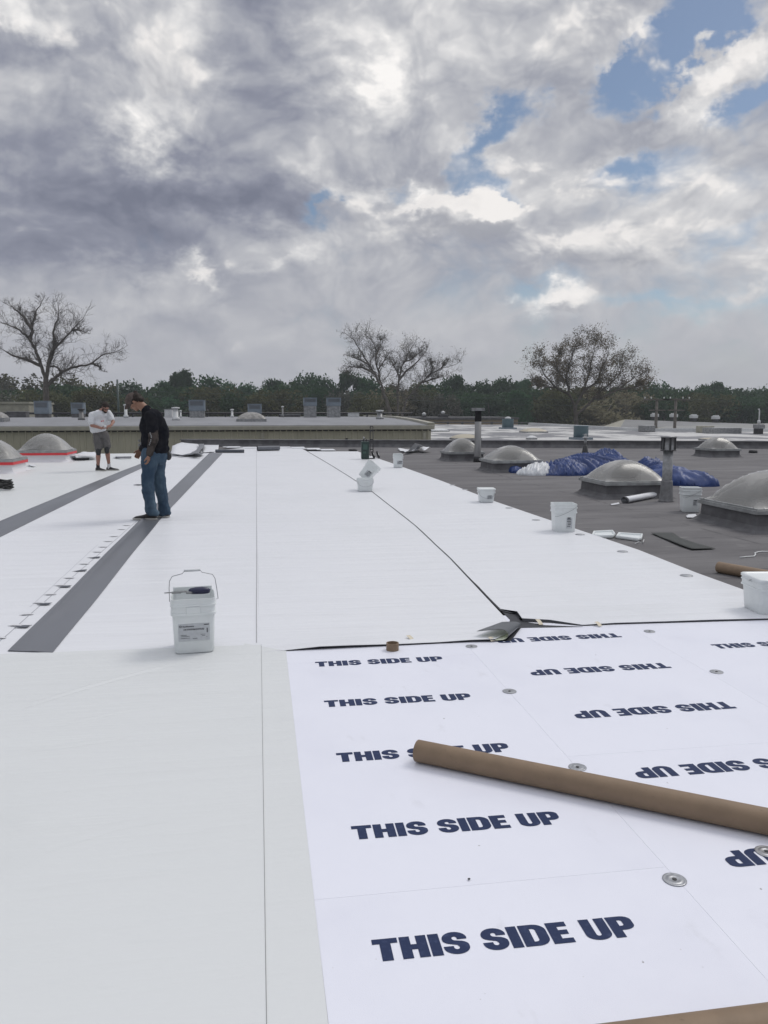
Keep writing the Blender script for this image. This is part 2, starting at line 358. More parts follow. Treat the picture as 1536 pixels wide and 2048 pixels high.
M_card = mat('cardboard_tube', (.225, .160, .105), .60, .35, 0, .12, 9, .0005, 60)
M_cardin = mat('cardboard_inside', (.14, .10, .07), .85)
M_plate = mat('galvalume_plate', (.42, .43, .45), .36, .5, .7, .25, 60)
M_tape = mat('beige_tape', (.62, .56, .44), .6, .4, 0, .1, 30)
M_red = mat('red_release_tape', (.62, .035, .045), .45)
M_tarp = mat('blue_tarp', (.012, .042, .175), .45, .5, 0, .25, 3, .006, 14)
M_bag = mat('white_bag_plastic', (.66, .68, .70), .4, .5, 0, .1, 9, .006, 25)
M_logo = mat('bag_logo_blue', (.02, .14, .33), .45)
M_bsid = mat('beige_metal_siding', (.42, .40, .31), .55, .4, 0, .12, 1.5, 0, 1, (1, 1, .2))
M_btrim = mat('beige_gutter', (.36, .345, .285), .5, .4, 0, .15, 3)
M_broof = mat('grey_metal_roof', (.235, .240, .255), .55, .35, 0, .18, .6, 0, 1, (1, .3, 1))
M_tan = mat('tan_wall', (.27, .215, .15), .8)
M_cream = mat('cream_block_wall', (.36, .345, .285), .8, .3, 0, .25, 2)
M_green = mat('green_machine_box', (.014, .040, .034), .4, .5, 0, .3, 8)
M_tyre = mat('black_rubber', (.02, .02, .021), .7)
M_bark = mat('bark', (.125, .110, .098), .9, .2, 0, .35, 3)
M_bark2 = mat('pale_bark', (.15, .135, .12), .9, .2, 0, .35, 3)
M_pole = mat('weathered_timber_pole', (.16, .145, .13), .85, .2, 0, .3, 2)
M_cable = mat('dark_wire', (.045, .07, .06), .6)
def dome_mat():
    m = bpy.data.materials.new('clouded_acrylic'); m.use_nodes = True; k = NT(m.node_tree)
    tc = k.n('ShaderNodeTexCoord').outputs['Object']
    c = k.mix(k.sm(k.noise(tc, 1.1, 3, .5), .3, .7), (.44, .435, .415, 1), (.54, .53, .505, 1))
    d = k.n('ShaderNodeBsdfDiffuse', {0: c}); g_ = k.n('ShaderNodeBsdfGlossy', {0: (.9, .9, .9, 1), 'Roughness': .22}); t = k.n('ShaderNodeBsdfTransparent', {0: (.80, .80, .79, 1)})
    lw = k.n('ShaderNodeLayerWeight', {'Blend': .45}).outputs['Facing']        # the cloudy shell looks denser edge on
    a_ = k.n('ShaderNodeMixShader', {0: k.m('ADD', k.m('MULTIPLY_ADD', lw, .50, .10), k.m('MULTIPLY', k.sm(k.noise(tc, 1.3, 3, .5), .45, .60), .16), clamp=True), 1: t.outputs[0], 2: d.outputs[0]})
    fr = k.n('ShaderNodeFresnel', {'IOR': 1.36}).outputs[0]
    mx_ = k.n('ShaderNodeMixShader', {0: fr, 1: a_.outputs[0], 2: g_.outputs[0]})
    k.n('ShaderNodeOutputMaterial', {0: mx_.outputs[0]}); return m
M_dome = dome_mat()
M_domein = mat('skylight_well', (.14, .14, .14), .8)
M_tandome = mat('yellowed_acrylic', (.40, .36, .27), .4)
M_greydome = mat('old_grey_acrylic', (.30, .29, .27), .35, .5, 0, .4, 5)
def wet_mat():
    m = bpy.data.materials.new('ponded_roof'); m.use_nodes = True; k = NT(m.node_tree)
    tc = k.n('ShaderNodeTexCoord').outputs['Object']
    p = k.sm(k.noise(k.v('MULTIPLY', tc, (.55, .28, 1)), .40, 7, .66), .47, .53)
    c = k.mix(p, (.17, .17, .18, 1), (.50, .495, .48, 1))  # pale patches paint the sky mirrored in the puddles into the colour
    c = k.mix(k.m('MULTIPLY', k.sm(k.noise(k.v('MULTIPLY', tc, (.5, .9, 1)), 1.2, 6, .65), .55, .68), .7), c, (.10, .10, .11, 1))
    b = k.n('ShaderNodeBsdfPrincipled', {'Base Color': c, 'Roughness': .6, 'Specular IOR Level': .4})
    k.n('ShaderNodeOutputMaterial', {0: b.outputs[0]}); return m
M_wet = wet_mat()
M_ground = mat('far_ground', (.07, .085, .045), .95, .1, 0, 0, .05, col2=(.11, .105, .09))
def leaf_mat(name, a, b_, sc=.5):
    m = bpy.data.materials.new(name); m.use_nodes = True; k = NT(m.node_tree)
    tc = k.n('ShaderNodeTexCoord').outputs['Object']; oi = k.n('ShaderNodeObjectInfo').outputs['Random']
    c = k.mix(k.sm(k.noise(tc, sc, 4, .6), .3, .7), (*a, 1), (*b_, 1))
    h = k.n('ShaderNodeHueSaturation', {'Hue': k.m('MULTIPLY_ADD', oi, .04, .48), 'Saturation': 1.0, 'Value': k.m('MULTIPLY_ADD', oi, .5, .72), 'Color': c}).outputs[0]
    d = k.n('ShaderNodeBsdfDiffuse', {0: h}); t = k.n('ShaderNodeBsdfTranslucent', {0: h})
    mx_ = k.n('ShaderNodeMixShader', {0: .28, 1: d.outputs[0], 2: t.outputs[0]})
    k.n('ShaderNodeOutputMaterial', {0: mx_.outputs[0]}); return m
L_green = leaf_mat('dark_green_leaves', (.032, .070, .036), (.070, .122, .058))
L_olive = leaf_mat('olive_leaves', (.070, .076, .036), (.120, .122, .062))
L_brown = leaf_mat('budding_brown_leaves', (.16, .145, .095), (.24, .215, .145))
L_pale = leaf_mat('pale_grey_green_leaves', (.085, .088, .070), (.135, .135, .108))

# ------------------------------------------------------------------ ground and our roof
RZ = -.045                                             # the old dark roof lies one insulation board below the new work
MB().sheet([[(-400, -250, -5.2), (400, -250, -5.2)], [(-400, 550, -5.2), (400, 550, -5.2)]]).build('ground', M_ground)['kind'] = 'structure'
par_a, par_b = G(362, 893, RZ), G(1900, 899, RZ)       # foot of the parapet
pdir = (par_b-par_a).normalized()
par_a2 = par_a - pdir*.4
roofpoly = [(-26, -6), (30, -6), (30, (par_a+pdir*34).y), (par_a.x, par_a.y), (par_a.x-.1, 29.4), (-26, 29.9)]
MB().prism(roofpoly, -.5, RZ).build('flat_roof', M_roof)['kind'] = 'structure'
bw = thing('building_wall', 'walls of the low building under the roof being worked on', 'wall')
MB().prism([(x*.999, y*.999) for x, y in roofpoly], -5.15, -.52).build('wall', M_bsid, bw)
pw = thing('parapet_wall', 'low dark grey parapet along the far edge of the dark roof', 'parapet', par_a, math.atan2(pdir.y, pdir.x))
MB().box((17, .18, .125), (34, .3, .34)).build('wall_body', M_curb, pw)
b = MB(); b.box((17, .18, .31), (34.1, .38, .03)); b.build('coping', M_wallcap, pw)
b = MB(); b.prism([(0, 0), (.14, 0), (0, .12)], 0, 34, Matrix.Translation((0, .03, 0)) @ Matrix.Rotation(R(90), 4, 'Y') @ Matrix.Rotation(R(180), 4, 'Z')); b.build('cant_strip', M_curb, pw)

# ------------------------------------------------------------------ new membrane sheets
def quadsheet(name, label, c4, z, material, nx=2, ny=2, group='new white membrane sheets', thick=.0022, cat='membrane sheet', wave=0):
    """c4 = near-left, near-right, far-right, far-left on the roof plane"""
    a, b_, c_, d = [Vector(p) for p in c4]; rows = []
    for i in range(ny+1):
        t = (i/ny)**1.6; l = a.lerp(d, t); r = b_.lerp(c_, t)
        row = []
        for j in range(nx+1):
            p = l.lerp(r, j/nx); dz = wave*noise.noise(Vector((p.x*.9, p.y*.7, z*90))) if 0 < i < ny else 0
            e = (.006*noise.noise(Vector((p.x*3, p.y*1.7, 5))) if j in (0, nx) and nx > 2 else 0)
            row.append((p.x+e, p.y, z+dz))
        rows.append(row)
    o = MB().sheet(rows, thick).build(name, material); return tag(o, label, cat, group)
g = lambda x, y: G(x, y, 0)
quadsheet('membrane_sheet', 'creamy white membrane sheet across the bottom left foreground, carrying the labelled pail', [(-7, -1.5, 0), (-.006, -1.5, 0), g(522, 1291), (-7, g(22, 1300).y+.06, 0)], .0062, M_near, 8, 10)
quadsheet('membrane_sheet', 'narrow white membrane lap between the thin foreground seam and the printed boards', [(-.12, -1.5, 0), (.142, -1.5, 0), g(572, 1302.5), (-.12, g(520, 1286).y, 0)], .0038, M_near, 2, 8)
quadsheet('membrane_sheet', 'white membrane sheet between the grey strip under the man in jeans and the middle seam', [Vector((g(50, 1300).x, 5.2, 0)), (-.02, 5.1, 0), g(513, 894), g(440, 900)], .0034, M_new, 5, 12)
# sheet with the curled corner
c_near = [g(555, 1303.2), g(700, 1296.5), g(860, 1288), g(975, 1284)]; c_far = [g(513, 894), g(540, 894), g(575, 894), g(602, 896)]
rows = []
SE = [g(1024, 1266), g(1012, 1238), g(900, 1118), g(830, 1052), g(745, 985), g(700, 955), g(660, 930), g(602, 896)]
TS = [0, .02, .06, .1, .17, .26, .45, 1]
TS = [(p.y-SE[0].y)/(SE[-1].y-SE[0].y) for p in SE]
for t, e in zip(TS, SE):
    l = Vector((-.02, 5.1, 0)).lerp(g(513, 894), t); yb = []
    for j in range(8):
        s1_ = .165/(e.x+.02) if t < .2 else 1/12; p = l.lerp(e, [0, s1_, 2/7, 3/7, 4/7, 5/7, 6/7, 1][j]); wv_ = (.008 if t == 0 else .002)
        yb.append((p.x, p.y, .0034+wv_*((1 if j > 1 else 0) if t == 0 else abs(noise.noise(Vector((p.x*2, p.y, 0)))))))
    rows.append(yb)
front = [(-.02, 5.085, .0034)]
for j in range(7):
    s_ = j/6; q = [g(573, 1302), g(640, 1299), g(710, 1295.5), g(800, 1291), g(880, 1287), g(940, 1284.5), g(990, 1284)][j]
    front.append((q.x, q.y, .016+.006*math.sin(j*1.3) if j else .007))
rows = [front]+rows
o = MB().sheet(rows, .0022).build('membrane_sheet', M_new)
tag(o, 'white membrane sheet right of the middle seam, its near corner curled up', 'membrane sheet', 'new white membrane sheets')
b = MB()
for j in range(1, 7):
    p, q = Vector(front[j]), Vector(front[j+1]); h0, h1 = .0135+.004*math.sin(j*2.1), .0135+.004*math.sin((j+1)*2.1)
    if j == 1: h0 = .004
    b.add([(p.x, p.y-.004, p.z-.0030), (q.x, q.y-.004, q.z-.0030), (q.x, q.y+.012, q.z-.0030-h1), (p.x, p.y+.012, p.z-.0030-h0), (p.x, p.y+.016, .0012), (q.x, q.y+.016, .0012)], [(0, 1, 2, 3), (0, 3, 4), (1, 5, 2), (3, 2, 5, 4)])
b.build('black_underside', M_black, o)  # dark strip: black underside plus the shadow below the lifted edge
# curled corner: a cone rolled forward; outside shows the black underside, inside the pale face
fc = g(1041, 1256)
nr = [(1.53, 5.080, .012), (1.60, 5.080, .012), (1.635, 5.083, .019), (1.652, 5.090, .038), (1.645, 5.100, .060), (1.618, 5.110, .072), (1.56, 5.125, .071), (1.50, 5.15, .060), (1.455, 5.18, .050)]
fa = [(fc.x+dx, fc.y+dy, z) for dx, dy, z in ((-.10, 0, .010), (-.05, 0, .010), (-.015, 0, .014), (0, 0, .022), (-.005, .005, .034), (-.03, .01, .042), (-.06, .02, .042), (-.09, .04, .038), (-.12, .06, .032))]
def curl(off):
    rows = []
    for i in range(7):
        t = i/6; P_ = [Vector(a_).lerp(Vector(b_), t**.9) for a_, b_ in zip(nr, fa)]; row = []
        for j in range(len(P_)-1):
            for k_ in range(4):                          # Catmull-Rom through the ring points
                p0, p1, p2, p3 = P_[max(j-1, 0)], P_[j], P_[j+1], P_[min(j+2, len(P_)-1)]; u = k_/4
                row.append(.5*((2*p1)+(p2-p0)*u+(2*p0-5*p1+4*p2-p3)*u*u+(3*p1-p0-3*p2+p3)*u**3))
        row.append(P_[-1]); out = []
        for j, p in enumerate(row):
            d = (row[min(j+1, len(row)-1)]-row[max(j-1, 0)]).normalized(); out.append(tuple(p+Vector((d.z, 0, -d.x))*off))
        rows.append(out)
    return rows
MB().sheet(curl(0)).build('curled_corner_inside', M_pale, o); MB().sheet(curl(.003)).build('curled_corner_back', M_sheen, o)
# right hand sheet
dn = [(1034, 1232), (1043, 1242), (1090, 1244), (1165, 1252), (1250, 1248), (1350, 1245), (1536, 1239), (1700, 1234)]
re_ = [(1700, 1247), (1536, 1190), (1400, 1142), (1290, 1099), (1180, 1063), (1080, 1030), (1000, 1003), (900, 965), (800, 930), (720, 903)]
se_ = [(1030, 1228), (1002, 1222.5), (901, 1118), (831, 1052), (746, 985), (701, 955), (661, 930), (603, 896)]
bm = bmesh.new(); nl = []; 
near = [g(*p)+Vector((0, 0, .020)) for p in dn]
left = [g(*p)+Vector((0, 0, .006)) for p in se_]; right = [g(*p) for p in re_[1:]]
ys = [p.y for p in left]
def interp(poly, y):
    for p, q in zip(poly, poly[1:]):
        if min(p.y, q.y) <= y <= max(p.y, q.y) and abs(p.y-q.y) > 1e-6: return p.lerp(q, (y-p.y)/(q.y-p.y))
    return poly[0] if y < poly[0].y else poly[-1]
rows = []
R_near = Vector((4.24, 5.30, 0)); rp = [R_near]+right
for i, y in enumerate([5.95, 6.1, 6.5, 7.0, 7.6, 8.3, 9.2, 10.3, 11.6, 13.2, 15.2, 17.5, 20, 23, 26.5, 30.0, 31.0]):
    l = interp(left, y); r = interp(rp, y); row = []
    for j in range(9):
        p = l.lerp(r, j/8); z = .0042+.002*noise.noise(Vector((p.x, p.y, 3)))
        x = p.x
        if j == 8: z = RZ+.006; x += .02*noise.noise(Vector((0, p.y*1.1, 9)))
        if j == 7: x = r.x-.09
        row.append((x, y if i < 16 else p.y, max(z, RZ+.004)))
    rows.append(row)
fr = []
for j in range(9):
    q = g(*[(1034, 1230), (1044, 1243), (1100, 1245), (1165, 1252), (1230, 1249), (1330, 1246), (1430, 1243), (1536, 1240), (1640, 1236)][j])
    fr.append((min(q.x, 4.24), q.y, [.030, .026, .022, .010, .014, .014, .016, .014, .0][j]))
rows = [fr]+rows
dsheet = tag(MB().sheet(rows, .0022).build('membrane_sheet', M_new), 'white membrane sheet along the bare dark roof, lined with empty pails', 'membrane sheet', 'new white membrane sheets')
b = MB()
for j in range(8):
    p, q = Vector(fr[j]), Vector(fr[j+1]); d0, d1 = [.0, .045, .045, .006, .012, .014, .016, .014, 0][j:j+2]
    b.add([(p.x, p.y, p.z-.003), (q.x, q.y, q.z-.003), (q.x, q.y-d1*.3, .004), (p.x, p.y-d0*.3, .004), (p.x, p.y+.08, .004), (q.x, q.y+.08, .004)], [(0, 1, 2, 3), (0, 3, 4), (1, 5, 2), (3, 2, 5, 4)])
b.build('black_underside', M_black, dsheet)  # black underside and the shadow beneath the edge, drawn as one dark strip
# dark open joint between the two sheets
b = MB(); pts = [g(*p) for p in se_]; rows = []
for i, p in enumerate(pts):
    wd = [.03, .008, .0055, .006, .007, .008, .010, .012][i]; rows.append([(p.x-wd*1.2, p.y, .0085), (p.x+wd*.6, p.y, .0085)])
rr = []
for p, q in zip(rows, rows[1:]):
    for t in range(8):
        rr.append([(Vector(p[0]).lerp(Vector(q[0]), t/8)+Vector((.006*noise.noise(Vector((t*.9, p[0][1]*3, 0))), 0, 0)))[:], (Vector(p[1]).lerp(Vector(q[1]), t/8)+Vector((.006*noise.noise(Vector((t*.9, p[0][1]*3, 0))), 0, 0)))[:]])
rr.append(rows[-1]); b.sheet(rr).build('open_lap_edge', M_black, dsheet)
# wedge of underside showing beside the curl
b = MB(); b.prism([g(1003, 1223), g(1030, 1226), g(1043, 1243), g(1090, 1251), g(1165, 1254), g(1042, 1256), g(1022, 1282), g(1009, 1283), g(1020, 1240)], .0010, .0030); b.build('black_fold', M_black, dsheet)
# left sheets
def ext(p, q, y): return p+(q-p)*((y-p.y)/(q.y-p.y))
SL = ext(g(345, 904), g(-100, 1106), 5.2)
quadsheet('membrane_sheet', 'white membrane sheet between the two long grey strips, under the row of seam plates', [SL, Vector((g(60, 1300).x, 5.2, 0)), g(440, 900), g(345, 902)], .0030, M_new, 5, 12)
quadsheet('membrane_sheet', 'white membrane sheet at the far left under the man in shorts', [(-26, 5.2, 0), SL+Vector((.12, 0, 0)), g(350, 906), (-26, 29.85, 0)], .0016, M_near, 8, 12, thick=.001)
# seam hairlines belong to the sheets' lapped edges
def hair(name, p, q, wd, z, parent, m=None, n_=10, jit=.0):
    rows = []
    for i in range(n_+1):
        c = Vector(p).lerp(Vector(q), (i/n_)**1.5); j = jit*noise.noise(Vector((c.y*2.1, 0, p[0])))
        rows.append([(c.x-wd/2+j, c.y, z), (c.x+wd/2+j, c.y, z)])
    return MB().sheet(rows).build(name, m or M_seam, parent)
M_seam = mat('lap_edge_line', (.20, .20, .21), .7)
sheets = [o_ for o_ in C.objects if o_.get('category') == 'membrane sheet']
hair('lap_edge', g(534, 2100), g(522.5, 1291), .0017, .0073, sheets[0], mat('seam_near', (.22, .22, .22), .7))
hair('lap_edge', g(513, 1287), g(513, 896), .006, .0062, sheets[2], mat('seam_mid', (.33, .33, .34), .7), jit=.006)
for p, q in (((116, 1352), (60, 1298)),):
    pass
rowsw = []                                             # raised crease in the foreground sheet
for i in range(25):
    t = i/24; c = G(45, 1415).lerp(G(352, 1328), t); c.y += .05*math.sin(t*2.6)-.03*t
    hgt = .0075*math.sin(math.pi*min(1, t*1.0+.02))**.7; rowsw.append([(c.x+.006, c.y-.05, .0066), (c.x+.003, c.y-.02, .0066+hgt*.4), (c.x, c.y, .0066+hgt), (c.x, c.y+.012, .0066+hgt*.55), (c.x, c.y+.03, .0066)])
MB().sheet(rowsw).build('crease', M_near, sheets[0])

def crease(parent, p, q, hgt, wd, z, m_, bow=.0):
    rows = []; p = Vector(p); q = Vector(q); d = (q-p).normalized(); sd = Vector((-d.y, d.x, 0))
    for i in range(19):
        t = i/18; c = p.lerp(q, t)+sd*(bow*math.sin(math.pi*t)+.01*noise.noise(Vector((t*4, p.x, 0)))); h = hgt*math.sin(math.pi*t)**.8
        rows.append([tuple(c+sd*(wd*(u-.5))+Vector((0, 0, z+h*math.sin(math.pi*u)**1.5))) for u in (0, .25, .5, .75, 1)])
    MB().sheet(rows).build('crease', m_, parent)
for p, q, h_, w_2, bw2 in (((110, 1455), (330, 1415), .003, .05, .03), ((60, 1500), (250, 1475), .0025, .06, -.02), ((30, 1345), (180, 1330), .003, .05, .02), ((300, 1345), (500, 1335), .002, .05, .01), ((90, 1700), (330, 1640), .002, .07, .03)):
    crease(sheets[0], g(*p), g(*q), h_, w_2, .0064, M_near, bw2)
for i, (p, q, h_, w_2) in enumerate((((330, 1180), (470, 1172), .004, .07), ((300, 1120), (420, 1110), .004, .08), ((360, 1050), (500, 1046), .005, .10), ((380, 1000), (505, 998), .005, .12), ((400, 960), (505, 958), .006, .14))):
    crease(sheets[2], g(*p), g(*q), h_, w_2, .0036, M_new, .02)
for i, (p, q, h_, w_2) in enumerate((((530, 1170), (760, 1165), .003, .07), ((540, 1080), (760, 1084), .004, .09), ((530, 1010), (720, 1012), .005, .12), ((525, 960), (660, 959), .006, .15))):
    crease(sheets[3], g(*p), g(*q), h_, w_2, .0038, M_new, .02)
# ------------------------------------------------------------------ grey cover strips
def strip(label, L, Rr, z, zb=None):
    st = thing('cover_strip', label, 'cover strip', (0, 0, 0), 0, 'long grey cover strips')
    rows = []; n_ = 40
    Lp = [g(*p) for p in L]; Rp = [g(*p) for p in Rr]
    for i in range(n_+1):
        y = Lp[0].y+(Lp[-1].y-Lp[0].y)*(i/n_)**1.5; y2 = Rp[0].y+(Rp[-1].y-Rp[0].y)*(i/n_)**1.5
        l = interp(Lp, y); r = interp(Rp, y2); wob = .012*noise.noise(Vector((y*.5, z, 0)))
        cs = [0, .03, .2, .3, .6, 1.0]; row = []
        for c in cs:
            p = l.lerp(r, c); row.append((p.x+wob, p.y, z+(.0 if c in (0, 1) else .003+.005*noise.noise(Vector((c*3, y*.35, z))))+(.030*min(1, i/6)*(1-abs(c-.2)/.17) if .1 < c < .35 else 0)))
        rows.append(row)
    MB().sheet(rows, .003).build('strip_body', M_cover, st); return st
strip('long grey rubber strip passing under the boots of the man in jeans', [(16, 1304), (280, 1040), (418, 907)], [(106, 1307), (320, 1040), (445, 907)], .0085)
strip('long grey rubber strip crossing behind the two workers from the left edge', [(-250, 1146), (0, 1043), (180, 968), (290, 925), (345, 904)], [(-250, 1206), (0, 1075), (200, 976), (298, 930), (352, 904)], .0085)

# seam plates and cut tabs along the sheet edge beside the strip
tickpx = [(45, 1324, 45, 1), (0, 1276, 22, 0), (33, 1251, 22, 1), (55, 1229, 22, 0), (81, 1206, 22, 1), (102, 1189, 22, 0), (122, 1171, 20, 1), (140, 1156, 19, 0), (157, 1142, 17, 1), (170, 1128, 16, 0), (185, 1115, 16, 0), (196, 1104, 15, 0), (207, 1094, 14, 0), (217, 1083, 12, 0), (228, 1073, 12, 0), (244, 1059, 10, 0), (254, 1051, 10, 0), (268, 1040, 9, 0)]
ORD = 'first second third fourth fifth sixth seventh eighth ninth tenth eleventh twelfth thirteenth fourteenth fifteenth sixteenth seventeenth eighteenth'.split()
proto = None
for i, (x, y, wd, tab) in enumerate(tickpx):
    if y > 1300: continue
    p = G(x, y, .004)
    if proto is None:
        proto = thing('seam_plate', 'round seam plate raised under the white sheet edge beside the near grey strip', 'seam plate', p, 0, 'seam plates under the sheet edge')
        MB().lathe([(.040, 0), (.030, .0010), (.015, .0018), (.006, .0020)], 20).build('bump', M_new, proto)
        b = MB(); b.prism([(-.055, -.022), (-.01, -.030), (.05, -.024), (.012, -.012), (-.02, -.012)], .003, .0050); b.build('dark_slit', M_seam, proto); o = proto  # dark sliver along the near edge of each plate
    else:
        o = copy_tree(proto)
    o.location = p; o.rotation_euler.z = rnd.uniform(-.2, .2)
    o['label'] = '%s raised seam plate beside the near grey strip, counting up from the foreground' % ORD[i-1]
for i, (x, y, wd) in enumerate([(45, 1253, 26), (88, 1208, 22), (129, 1173, 16), (162, 1141, 12), (190, 1115, 9)]):
    p = G(x, y, .010); s = 1.0
    b = MB(); b.prism([(-.045, -.03), (.04, -.028), (.055, .0), (.03, .012), (.05, .04), (-.01, .028)], 0, .003)
    o = b.build('cut_tab', M_cover2); o.location = p; o.rotation_euler.z = -.3+.1*i
    tag(o, ['dark cut tab nearest the foreground beside the grey strip', 'second dark cut tab up the sheet edge from the foreground', 'third dark cut tab up the sheet edge from the foreground', 'fourth small dark cut tab up the sheet edge', 'smallest and farthest dark cut tab by the boots of the man in jeans'][i], 'tab', 'dark tabs along the sheet edge')
hair('chalk_line', g(-40, 1318), g(280, 1037), .006, .0046, sheets[5] if len(sheets) > 5 else sheets[-1], mat('seam_chalk', (.34, .35, .38), .7), jit=.01)
hair('chalk_line', g(60, 1215), g(195, 1090), .004, .0046, sheets[5] if len(sheets) > 5 else sheets[-1], mat('seam_chalk2', (.44, .45, .48), .7), jit=.01)
# fastener plates showing through along the right edge
for i, (x, y) in enumerate([(1373, 1151), (1245, 1103), (1160, 1069), (1072, 1040), (1018, 1016), (905, 970), (930, 979)]):
    b = MB(); b.lathe([(.060, 0), (.055, .004), (.02, .006), (.004, .0062)], 20)
    o = b.build('fastening_plate', M_plate); o.location = G(x, y, .006)
    tag(o, ['edge plate nearest the lidded pail at the right frame', 'edge plate right of the two torn white scraps', 'edge plate at the foot of the tall open pail', 'edge plate beyond the tall open pail', 'edge plate nearer than the squat labelled pail', 'small far edge plate left of the squat labelled pail', 'edge plate just left of the squat labelled pail'][i], 'plate', 'round plates along the sheet edge')

# ------------------------------------------------------------------ insulation boards with printing
def glyphs():
    def arc(cx, cy, rx, ry, a0, a1, n_=9): return [(cx+rx*math.cos(R(a0+(a1-a0)*i/n_)), cy+ry*math.sin(R(a0+(a1-a0)*i/n_))) for i in range(n_+1)]
    st = .30
    T = (.72, [[(0, 1), (0, .77), (.205, .77), (.205, 0), (.515, 0), (.515, .77), (.72, .77), (.72, 1)]])
    H = (.77, [[(0, 0), (0, 1), (st, 1), (st, .62), (.47, .62), (.47, 1), (.77, 1), (.77, 0), (.47, 0), (.47, .39), (st, .39), (st, 0)]])
    I = (.31, [[(0, 0), (0, 1), (.31, 1), (.31, 0)]])
    U = (.77, [[(0, 1), (0, .27)]+arc(.385, .27, .385, .285, 180, 360, 14)[1:]+[(.77, 1), (.46, 1), (.46, .25)]+arc(.385, .25, .075, .07, 0, -180, 6)[1:]+[(.31, 1)]])
    D = (.77, [[(0, 0), (0, 1), (.40, 1)]+arc(.40, .68, .37, .32, 90, 0)[1:]+arc(.40, .32, .37, .32, 0, -90)+[], [(.30, .20), (.36, .20)]+arc(.37, .30, .09, .10, -90, 0, 5)[1:]+arc(.37, .70, .09, .10, 0, 90, 5)+[(.30, .80)]])
    P = (.74, [[(0, 0), (0, 1), (.42, 1)]+arc(.42, .78, .32, .22, 90, 0)[1:]+arc(.42, .56, .32, .22, 0, -90)+[(.30, .34), (.30, 0)], [(.30, .54), (.36, .54)]+arc(.37, .60, .07, .06, -90, 0, 4)[1:]+arc(.37, .75, .07, .06, 0, 90, 4)+[(.30, .81)]])
    E = (.62, [[(0, 0), (0, 1), (.60, 1), (.60, .78), (.30, .78), (.30, .62), (.56, .62), (.56, .41), (.30, .41), (.30, .22), (.62, .22), (.62, 0)]])
    S = (.74, [arc(.37, .70, .36, .31, 8, 180, 12)+arc(.37, .66, .36, .22, 180, 240, 4)[1:]+[(.40, .40)]+arc(.37, .29, .08, .085, 50, -180, 8)+[(.29, .36), (0, .36)]+arc(.37, .30, .37, .31, 180, 360, 14)[0:]+arc(.37, .36, .37, .24, 0, 58, 5)[1:]+[(.34, .62)]+arc(.37, .71, .075, .08, 220, 10, 8)+[(.44, .655), (.72, .655)]])
    return dict(T=T, H=H, I=I, U=U, D=D, P=P, E=E, S=S)
GL = glyphs()
def text_poly(txt, width, height):
    x = 0; out = []
    for ch in txt:
        if ch == ' ': x += .34; continue
        w_, polys = GL[ch]; out.append((x, polys)); x += w_+.055
    tot = x-.055; sx_ = width/tot
    cu = bpy.data.curves.new('p', 'CURVE'); cu.dimensions = '2D'; cu.fill_mode = 'BOTH'
    for ox, polys in out:
        for pl in polys:
            sp = cu.splines.new('POLY'); sp.points.add(len(pl)-1); sp.use_cyclic_u = True
            for i, (a, c) in enumerate(pl): sp.points[i].co = ((ox+a)*sx_, c*height, 0, 1)
    o = bpy.data.objects.new('p', cu); C.objects.link(o)
    dg = bpy.context.evaluated_depsgraph_get(); dg.update()
    me = bpy.data.meshes.new_from_object(o.evaluated_get(dg)); bpy.data.objects.remove(o)
    me.materials.clear(); me.materials.append(M_ink); me.name = 'printed_text'; return me
ME_a = text_poly('THIS SIDE UP', .800, .096); ME_b = text_poly('THIS SIDE UP', .885, .098)
def board(label, x0, x1, y0, y1):
    t = thing('insulation_board', label, 'insulation board', (x0, y0, 0), 0, 'white faced insulation boards')
    gp_ = .00035; W, L = x1-x0, y1-y0
    ws = [gp_+(W-2*gp_)*i/6 for i in range(7)]
    rows = [[(wx, gp_+(L-2*gp_)*j/8, 0) for wx in ws] for j in range(9)]
    MB().sheet(rows, .001, False).build('facer', M_board, t)
    MB().box((W/2, L/2, -.0225), (W-.006, L-.006, .041)).build('foam_core', M_foam, t); return t
xs = [.148, 1.352, 2.63, 3.91]; ybs = {0: [-.7, 2.387, 4.83, 6.1], 1: [-.2, 3.28, 5.75], 2: [.4, 2.75, 5.72]}
names = {(0, 0): 'insulation board nearest the camera, left column, with one big line of print', (0, 1): 'insulation board in the left column under the end of the cardboard tube', (0, 2): 'insulation board in the left column tucked under the sheet at the tape roll',
         (1, 0): 'insulation board crossed by the cardboard tube at the right, print upside down', (1, 1): 'insulation board in the middle column beyond the tube, print upside down', (2, 0): 'insulation board at the lower right frame edge beside the leaning tube', (2, 1): 'insulation board at the right edge below the lidded pail'}
boards = {}
for ci in range(3):
    for ri in range(len(ybs[ci])-1): boards[ci, ri] = board(names[ci, ri], xs[ci], xs[ci+1], ybs[ci][ri], ybs[ci][ri+1])
def put(me, bd, x, y, rz):
    o = bpy.data.objects.new('printed_text', me); C.objects.link(o); o.parent = bd
    o.location = (x-bd.location.x, y-bd.location.y, .0012); o.rotation_euler.z = rz
for k_, (xl, yb) in enumerate([(.300, 1.40), (.300, 2.068), (.315, 2.725), (.322, 3.380), (.322, 4.055), (.322, 4.735)]):
    put(ME_a, boards[0, 0 if yb < 2.387 else 1], xl, yb, R(-.6))
for k_ in range(-2, 4):
    yt = 3.03+.675*k_; put(ME_b, boards[1, 0 if yt < 3.1 else 1], 1.575+.885, yt+.098, R(180.6))
for k_ in range(5): put(ME_a, boards[2, 0 if 4.70-.665*k_ < 2.75 else 1], 2.96, 4.70-.665*k_, R(.3))
